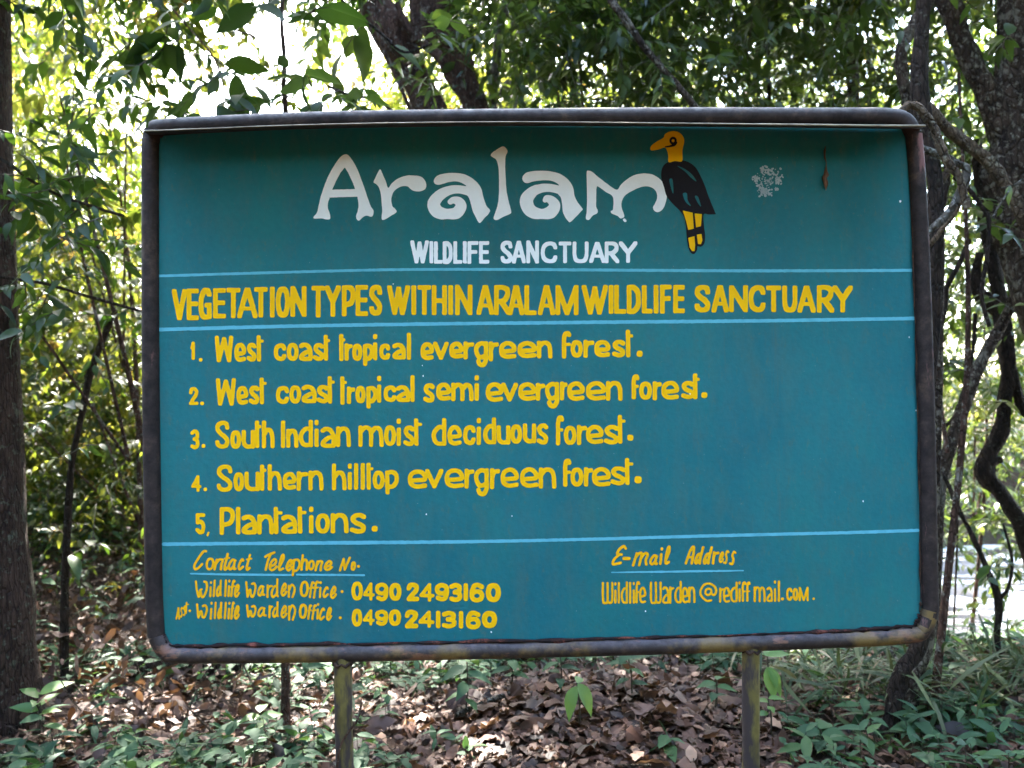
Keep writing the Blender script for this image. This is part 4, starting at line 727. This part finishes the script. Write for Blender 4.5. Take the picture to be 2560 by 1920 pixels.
# understory trees filling the gaps (each with its own stem)
def understory(label, foot, px, py, Yr, n, mat, L, seed, per=14, cl=44, tone=(0, 1), over=None, tight=.13, twig=.4):
    g = np.random.default_rng(seed); P = frustum_points(g, n, px, py, Yr, cl, tight); c = P.mean(0); f = np.array([foot[0], foot[1], height(*foot)-.05])
    if over: P = np.vstack([P, cluster_points(g, over[0], over[1], over[2], 16)])
    limbs = [(np.vstack([c+[0, 0, .6], (c*2+f)/3+[.1, .05, 0], f]), [.006, .014, .022])]
    for a in P[g.integers(0, len(P), 2)]: limbs.append((np.vstack([a, (a+c)/2+[0, 0, -.15], (c+f)/2]), [.003, .006, .010]))
    return limb_tree('understory_tree', label, 'tree', limbs, 'bark_brown', lambda t: foliage('crown', P, t, mat, g, per, twig, L, .36, 3, tone=tone), 'understory trees behind the board', base=f, seed=seed, sides=8)
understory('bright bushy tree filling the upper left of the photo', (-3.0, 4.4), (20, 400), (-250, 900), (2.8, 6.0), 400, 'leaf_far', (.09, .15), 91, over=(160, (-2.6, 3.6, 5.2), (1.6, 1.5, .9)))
understory('loose leafy tree in front of the bright tree at upper left', (-2.0, 2.6), (40, 360), (150, 640), (1.2, 2.4), 46, 'leaf_dark', (.09, .14), 92, 9, 16)
understory('small leaved shrub tree low on the left behind the bare sapling', (-2.9, 4.6), (60, 420), (850, 1500), (3.2, 6.4), 280, 'leaf_far', (.06, .10), 93, 12, 30)
understory('dark leafy tree behind the middle of the top rail', (.5, 4.0), (1230, 1640), (-260, 300), (2.4, 4.8), 400, 'leaf_mid', (.09, .16), 94, over=(240, (.8, 3.6, 5.3), (1.7, 1.5, .9)), tone=(0, .7))
understory('dense dark leafy tree behind the right half of the top rail', (1.7, 4.6), (1560, 2200), (-260, 300), (2.6, 5.4), 680, 'leaf_mid', (.08, .14), 95, over=(260, (1.9, 3.8, 5.4), (1.6, 1.5, .9)), tone=(0, .65))
understory('leafy tree above the upper right corner of the board', (2.6, 4.4), (2080, 2560), (-240, 420), (2.4, 5.4), 470, 'leaf_mid', (.08, .13), 96, over=(160, (3.0, 3.8, 5.0), (1.4, 1.4, .8)), tone=(0, .75))
understory('bright green tree behind the crooked tree on the right', (3.6, 4.4), (2310, 2620), (300, 1360), (3.0, 6.5), 640, 'leaf_mid', (.08, .13), 97, cl=70, tone=(.2, 1))
understory('sparse leafy shoot between the lianas at the right rail', (1.9, 1.5), (2330, 2480), (350, 800), (1.3, 2.2), 16, 'leaf_mid', (.07, .12), 98, 8, 8)
# the far wood behind the board reads as one mass of sunlit leaves
g = np.random.default_rng(7); pts = []
for _ in range(760):
    az = g.uniform(-.88, .88); d = g.uniform(9, 24)**1.0; x, y = CAM[0]+math.sin(az)*d, CAM[1]+math.cos(az)*d
    px = 1280+FPX*math.tan(az); hole = math.exp(-((px-680)/270)**4); top = (.62-.44*hole)*d*g.uniform(.55, 1.1)+1.2
    if .8 < x < 15 and 3.2 < y < 11.2: continue
    zc = g.uniform(.3, max(top-1.0, .6)); rr = g.uniform(.9, 1.9)
    pts.append(cluster_points(g, int(80*rr), (x, y, zc+height(x, y)), (rr, rr, rr*.8), 12))
P = np.vstack(pts); P = P[P[:, 2] > height(P[:, 0], P[:, 1])]
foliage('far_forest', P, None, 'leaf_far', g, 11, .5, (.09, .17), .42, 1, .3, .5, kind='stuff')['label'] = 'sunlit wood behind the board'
pts = []  # unseen trees added round the camera side to block low sky
for _ in range(300):
    az = g.uniform(.95, 2*math.pi-.95); d = g.uniform(6.0, 10.5); x, y = CAM[0]+math.sin(az)*d, CAM[1]+math.cos(az)*d
    pts.append(cluster_points(g, 60, (x, y, g.uniform(.4, 10.5)), (1.6, 1.6, 1.3), 10))
foliage('sky_block_forest', np.vstack(pts), None, 'leaf_dark', g, 9, .6, (.22, .36), .45, 1, .3, .5, kind='stuff')['label'] = 'unseen wood added around the clearing to block low sky'
print('forest', len(P))
# ---------------------------------------------------------------- forest floor
def scatter(g, n, yr, spread=.92, keep=None):
    n = int(n*1.35)
    y = CAM[1]+np.sqrt(g.uniform((yr[0]-CAM[1])**2, (yr[1]-CAM[1])**2, n)); x = CAM[0]+(y-CAM[1])*g.uniform(-spread, spread, n)
    if keep is not None: m = keep(x, y) > g.random(n); x, y = x[m], y[m]
    return x, y
g = np.random.default_rng(17)
litmask = lambda x, y: .45+.75*np.exp(-((x-.45)**2/1.0+(y-1.5)**2/.8))+.25*fnoise(x*1.5, y*1.5, 5)
x, y = scatter(g, 22000, (.4, 6.5), keep=litmask); x = np.concatenate([x, g.normal(.4, .55, 1500)]); y = np.concatenate([y, g.normal(1.35, .4, 1500)]); n = len(x)
el = g.normal(.12, .3, n); az = g.uniform(0, 2*np.pi, n); D = np.stack([np.cos(az)*np.cos(el), np.sin(az)*np.cos(el), np.sin(el)], 1); N = np.array([0, 0, 1.0])+g.normal(0, .45, (n, 3))
L = np.clip(g.lognormal(-2.6, .42, n), .03, .16); V, F, k_ = leaf_mesh(np.stack([x, y, height(x, y)+g.uniform(0, .035, n)], 1), D, N, L, L*g.uniform(.3, .7, n), 6, -.16, .4, g, 1.3)
o = obj('leaf_litter', V, F, MAT['litter'], smooth=True, rnd=np.repeat(np.clip(g.normal(.5, .26, n), 0, 1), k_)); o['kind'] = 'stuff'; o['label'] = 'fallen brown leaves'
x, y = scatter(g, 26000, (.4, 5.0)); n = len(x); az = g.uniform(0, 6.28, n); L = g.uniform(.012, .05, n); e = g.normal(.1, .35, n)
V, F, k_ = leaf_mesh(np.stack([x, y, height(x, y)+g.uniform(.0, .045, n)], 1), np.stack([np.cos(az), np.sin(az), e], 1), np.array([0, 0, 1.0])+g.normal(0, .5, (n, 3)), L, L*g.uniform(.25, .9, n), 1, -.2, .3, g)
o = obj('leaf_crumbs', V, F, MAT['litter'], rnd=np.repeat(np.clip(g.normal(.42, .28, n), 0, 1), k_)); o['kind'] = 'stuff'; o['label'] = 'broken bits of dead leaf'
def plants(g, x, y, h, k, L, el, asp, seg=3):
    n = len(x); B = np.stack([x, y, height(x, y)], 1); hh = g.uniform(*h, n); lean = g.normal(0, .25, (n, 2))*hh[:, None]; T = B+np.column_stack([lean, hh])
    t = (np.arange(k)/max(k-1, 1))*.5+.5; az = g.uniform(0, 6.28, (n, 1))+np.arange(k)*2.4; e = g.normal(el, .3, (n, k))
    D = np.stack([np.cos(az)*np.cos(e), np.sin(az)*np.cos(e), np.sin(e)], -1); P = B[:, None]+(T-B)[:, None]*t[None, :, None]
    ll = g.uniform(*L, (n, k))*g.uniform(.7, 1.2, (n, 1)); N = np.array([0, 0, 1.0])+g.normal(0, .28, (n, k, 3))
    V, F, kk = leaf_mesh(P.reshape(-1, 3), D.reshape(-1, 3), N.reshape(-1, 3), ll.ravel(), ll.ravel()*asp, seg, .2, .3, g)
    tone = np.clip(g.normal(.5, .25, (n, 1))+g.normal(0, .12, (n, k)), 0, 1); rnd = np.repeat(tone.ravel(), kk)
    a3 = np.arange(3)*2.094; ring = np.stack([np.cos(a3), np.sin(a3), 0*a3], 1); Vt = np.concatenate([B[:, None]+ring*.0025, T[:, None]+ring*.0015], 1).reshape(-1, 3)
    q = np.array([(0, 1, 4, 3), (1, 2, 5, 4), (2, 0, 3, 5)]); Ft = (q[None]+(np.arange(n)*6)[:, None, None]).reshape(-1, 4)+len(V)
    mi = np.concatenate([np.zeros(sum(len(f) for f in F), np.int32), np.ones(len(Ft), np.int32)])
    return np.vstack([V, Vt]), F+[Ft], mi, np.concatenate([rnd, np.zeros(len(Vt))])
def pxof(x, y): return 1280+FPX*(x-CAM[0])/(y-CAM[1])
def cover(x, y):
    p = pxof(x, y); c = .0+.75*fnoise(x*1.9+9, y*1.9, 6)**1.6
    c = c+.5*sst(950, 700, p)*sst(1.75, 1.15, y)+.3*sst(1.75, 2.1, y)*sst(3.2, 2.6, y)+.5*sst(1900, 2050, p)*sst(1.6, 1.1, y)+.25*sst(1.9, 2.4, y)
    c = c-.45*sst(60, 160, p)*sst(560, 430, p)*sst(1.2, 1.7, y)
    return c-.55*np.exp(-((x-.35)**2/.5+(y-1.25)**2/.35))
x, y = scatter(g, 2700, (.35, 3.2), keep=cover)
PA = plants(g, x[::2], y[::2], (.03, .13), 6, (.03, .10), .25, .50, 3); PB = plants(g, x[1::2], y[1::2], (.05, .2), 5, (.05, .13), .1, .34, 4)
V = np.vstack([PA[0], PB[0]]); F = PA[1]+[f+len(PA[0]) for f in PB[1]]; mi = np.concatenate([PA[2], PB[2]]); rnd = np.concatenate([PA[3], PB[3]]); o = obj('ground_cover', V, F, [MAT['leaf_ground'], MAT['twig']], None, mi, rnd=rnd, smooth=True); o['kind'] = 'stuff'; o['label'] = 'low leafy ground plants'
x, y = scatter(g, 7500, (2.9, 14), keep=lambda x, y: (.12+.6*fnoise(x*1.2, y*1.2, 4)**1.5+.25*sst(3.6, 4.6, y))*(1-sst(.2, .9, x)*sst(2.4, 2.8, y)*(1-sst(10.2, 11, y))))
V, F, mi, rnd = plants(g, x, y, (.06, .6), 9, (.06, .13), .2, .42, 1); o = obj('undergrowth', V, F, [MAT['leaf_ground'], MAT['twig']], None, mi, rnd=rnd); o['kind'] = 'stuff'; o['label'] = 'leafy undergrowth in the wood'
# bamboo grass on the bank
def blades(g, x, y, h, L, wid):
    n = len(x); P = np.stack([x, y, height(x, y)+g.uniform(.0, 1, n)*h*(1-.9*sst(1.3, 2.2, y))], 1); az = g.uniform(0, 6.28, n); e = g.normal(.35, .5, n)
    D = np.stack([np.cos(az)*np.cos(e), np.sin(az)*np.cos(e), np.sin(e)], 1); l = g.uniform(*L, n)*(1-.5*sst(1.5, 2.3, y))
    return leaf_mesh(P, D, np.array([0, 0, 1.0])+g.normal(0, .4, (n, 3)), l, wid*g.uniform(.7, 1.3, n), 4, .15, .55, g)
x, y = scatter(g, 16000, (1.1, 4.4), keep=lambda x, y: sst(1850, 2000, pxof(x, y))*sst(3300, 2900, pxof(x, y))*(sst(1.2, 1.7, y)+.15)*(1-sst(2.0, 2.5, y)))
V, F, k_ = blades(g, x, y, .34, (.12, .30), .016); o = obj('bamboo_grass', V, F, MAT['grass'], rnd=np.repeat(np.clip(g.normal(.5, .28, len(x)), 0, 1), k_)); o['kind'] = 'stuff'; o['label'] = 'tangled narrow bladed grass on the bank'
# loose twigs over the litter
x, y = scatter(g, 420, (.4, 4.5)); parts = []
for a, b_ in zip(x, y):
    l = g.uniform(.06, .3); t = g.uniform(0, 6.28); e = np.array([math.cos(t), math.sin(t), g.normal(.08, .12)])*l; s0 = np.array([a, b_, height(a, b_)+g.uniform(.01, .05)])
    parts.append(tube(np.array([s0, s0+e*.5+g.normal(0, l*.06, 3), s0+e]), [g.uniform(.0015, .0045)]*2+[.001], 5, 2))
V, F = merge(parts); o = obj('fallen_twigs', V, F, MAT['bark_liana']); o['kind'] = 'stuff'; o['label'] = 'thin dry twigs over the litter'
# dry tangled brush in the lower left
x, y = scatter(g, 900, (1.3, 4.2), keep=lambda x, y: sst(90, 200, pxof(x, y))*sst(900, 420, pxof(x, y))*.9)
parts = []
for a, b_ in zip(x[:260], y[:260]):
    l = g.uniform(.15, .6); t = g.uniform(0, 6.28); el_ = g.uniform(.1, 1.2); s0 = np.array([a, b_, height(a, b_)-.02]); e = np.array([math.cos(t)*math.cos(el_), math.sin(t)*math.cos(el_), math.sin(el_)])*l
    parts.append(tube(np.array([s0, s0+e*.5+g.normal(0, l*.08, 3), s0+e+[0, 0, -l*.1]]), [g.uniform(.002, .005)]*2+[.001], 5, 2))
V, F = merge(parts); o = obj('dry_brush', V, F, MAT['bark_liana']); o['kind'] = 'stuff'; o['label'] = 'dry tangled stems'
n = 1100; k2 = g.integers(0, len(x), n); az = g.uniform(0, 6.28, n); L = g.uniform(.05, .11, n)
P = np.stack([x[k2]+g.normal(0, .08, n), y[k2]+g.normal(0, .08, n)], 1); P = np.column_stack([P, height(P[:, 0], P[:, 1])+g.uniform(.02, .34, n)*g.uniform(.2, 1, n)])
V, F, k_ = leaf_mesh(P, np.stack([np.cos(az), np.sin(az), g.normal(-.8, .5, n)], 1), g.normal(0, 1, (n, 3)), L, L*g.uniform(.25, .5, n), 4, -.2, .5, g, 1.2)
o = obj('hanging_dead_leaves', V, F, MAT['litter'], smooth=True, rnd=np.repeat(np.clip(g.normal(.48, .2, n), 0, 1), k_)); o['kind'] = 'stuff'; o['label'] = 'dead leaves caught in the dry brush'
# fallen wood
q = np.array([on_ground(*p)+[0, 0, .035] for p in [(375, 1655), (404, 1668), (445, 1697), (499, 1713), (553, 1724), (594, 1744), (643, 1767)]]); q2 = np.array([on_ground(*p)+[0, 0, .03] for p in [(553, 1724), (500, 1738), (440, 1752)]])
V, F = merge([tube(q, [.008, .011, .013, .014, .014, .013, .008], 8, 6, .12, 3), tube(q2, [.012, .010, .006], 8, 6, .12, 4)]); tag(obj('fallen_branch', V, F, MAT['bark_dark'], smooth=True), 'dark forked fallen branch on the ground below the left corner of the board', 'branch')
q = np.array([on_ground(*p)+[0, 0, .04] for p in [(300, 1690), (420, 1688), (560, 1682), (640, 1676)]]); V, F = tube(q, [.06, .065, .06, .05], 12, 6, .14, 5); tag(obj('fallen_log', V, [F], MAT['bark_dark'], smooth=True), 'dark rotting log lying behind the lower left corner of the board', 'log')
q = np.array([on_ground(*p)+[0, 0, l] for *p, l in [(2285, 1790, .02), (2270, 1762, .12), (2225, 1715, .2), (2205, 1708, .22)]]); V, F = tube(q, [.008, .009, .009, .007], 8, 6, .1, 6); tag(obj('dead_stick', V, [F], MAT['bark_pale'], smooth=True), 'pale bent stick leaning by the foot of the dark twisted tree', 'stick')
q = np.array([on_ground(*p)+[0, 0, .05] for p in [(1140, 1815), (1195, 1790), (1260, 1765), (1290, 1758)]]); V, F = tube(q, [.012, .015, .014, .008], 8, 5, .15, 7); tag(obj('dead_stick', V, [F], MAT['bark_pale'], smooth=True), 'split pale stick lying on the leaf litter between the posts', 'stick')
q = path([(905, 1755), (893, 1800), (868, 1835), (850, 1870), (842, 1930)], -.035); V, F = tube(q, .0035, 6, 8, .1, 8); tag(obj('vine', V, [F], MAT['bark_brown'], smooth=True), 'thin brown vine twisting round the foot of the left post', 'vine')
# seedlings that stand out: one plant built with parts, then copies
def seedling(label, p, h, leaves, mat='leaf_fresh', asp=.45):
    g = np.random.default_rng(int(abs(p[0]*977+p[1]*31)*10) % 9999); t = thing('seedling', label, 'seedling', p, 'seedlings standing out from the ground cover')
    top = p+np.array([g.normal(0, .02), g.normal(0, .02), h]); V, F = tube(np.array([p-[0, 0, .03], (p+top)/2+[.01, 0, 0], top]), [.0045, .004, .003], 6, 4); obj('stem', V, [F], MAT['twig'], t, smooth=True)
    for az, e, l, tt in leaves:
        D = np.array([[math.cos(az)*math.cos(e), math.sin(az)*math.cos(e), math.sin(e)]]); b = p+(top-p)*tt
        V, F, k_ = leaf_mesh(b[None], D, np.array([[g.normal(0, .2), -.35+g.normal(0, .2), 1.0]]), np.array([l]), np.array([l*asp]), 7, .22, .35); obj('leaf', V, F, MAT[mat], t, rnd=np.full(len(V), g.uniform(.2, .9)), smooth=True)
    return t
ros = lambda n, e, l, a0=0: [(a0+i*2.4, e, l*(1-.04*i), 1-.09*i) for i in range(n)]
seedling('seedling with two hanging serrated leaves in the litter between the posts', on_ground(1445, 1840), .22, [(-.4, -.9, .15, 1), (3.6, -1.0, .15, .95), (1.2, .3, .08, 1)], asp=.5)
seedling('light green seedling with paired leaves right beside the right post', on_ground(1915, 1812), .31, [(.2, .25, .12, 1), (2.9, .35, .13, 1), (1.4, .5, .08, 1), (-.6, -.9, .14, .85), (-1.4, -1.0, .14, .85)])
seedling('small round leaved seedling at the foot of the right post', on_ground(1925, 1850), .17, ros(5, .2, .075))
seedling('bluish seedling left of the right post among the litter', on_ground(1780, 1790), .16, ros(6, .15, .10, 1), 'leaf_ground')
seedling('bushy bluish seedling behind the litter heap', on_ground(1580, 1760), .25, ros(8, .2, .12, 2), 'leaf_ground')
seedling('tall bluish seedling under the middle of the bottom rail', on_ground(1400, 1752), .28, ros(8, .15, .13, .5), 'leaf_ground')
seedling('leafy seedling with drooping leaves right of the left post', on_ground(1160, 1800), .26, ros(8, -.1, .14, 1.2), 'leaf_ground')
seedling('bluish seedling close to the bottom rail near the litter heap', on_ground(1275, 1745), .24, ros(7, .1, .12, .1), 'leaf_ground')
seedling('yellow green seedling at the lower left of the photo', on_ground(95, 1850), .2, ros(6, .5, .14, .3))
seedling('broad leaved seedling at the bottom edge right of the right post', on_ground(2060, 1895), .12, ros(6, .2, .13, .9), 'leaf_ground', .55)
seedling('spreading seedling at the bottom right beside the pale leaning trunk', on_ground(2300, 1880), .14, ros(6, .15, .13, 2.2), 'leaf_ground', .5)
seedling('seedling with three pale leaves left of the left post', on_ground(640, 1865), .15, ros(5, .3, .11, 1.7), 'leaf_fresh', .5)
# stream rocks
for (rx, ry, rr), lb in zip([(3.55, 4.3, .26), (4.5, 6.0, .38), (5.6, 7.8, .45), (6.25, 9.2, .5)], ['near low rock in the bright stream behind the right rail', 'broad grey rock in the middle of the stream', 'flat rock at the far side of the stream near the bank', 'low rock by the right edge of the photo in the stream']):
    u, v = np.meshgrid(np.linspace(0, math.pi, 14), np.arange(20)*2*math.pi/20, indexing='ij'); s = 1+.35*(fnoise(np.cos(v)*2+u+rx*3, np.sin(v)*2+u*1.3, 12)-.5)
    V = np.stack([rx+rr*s*np.sin(u)*np.cos(v), ry+rr*.7*s*np.sin(u)*np.sin(v), -1.0+rr*.33*s*np.cos(u)], -1).reshape(-1, 3); i, j = np.meshgrid(np.arange(13), np.arange(20), indexing='ij')
    F = np.stack([i*20+j, (i+1)*20+j, (i+1)*20+(j+1) % 20, i*20+(j+1) % 20], -1).reshape(-1, 4); tag(obj('stream_rock', V, [F], MAT['rock'], smooth=True), lb, 'rock', 'rocks in the stream')
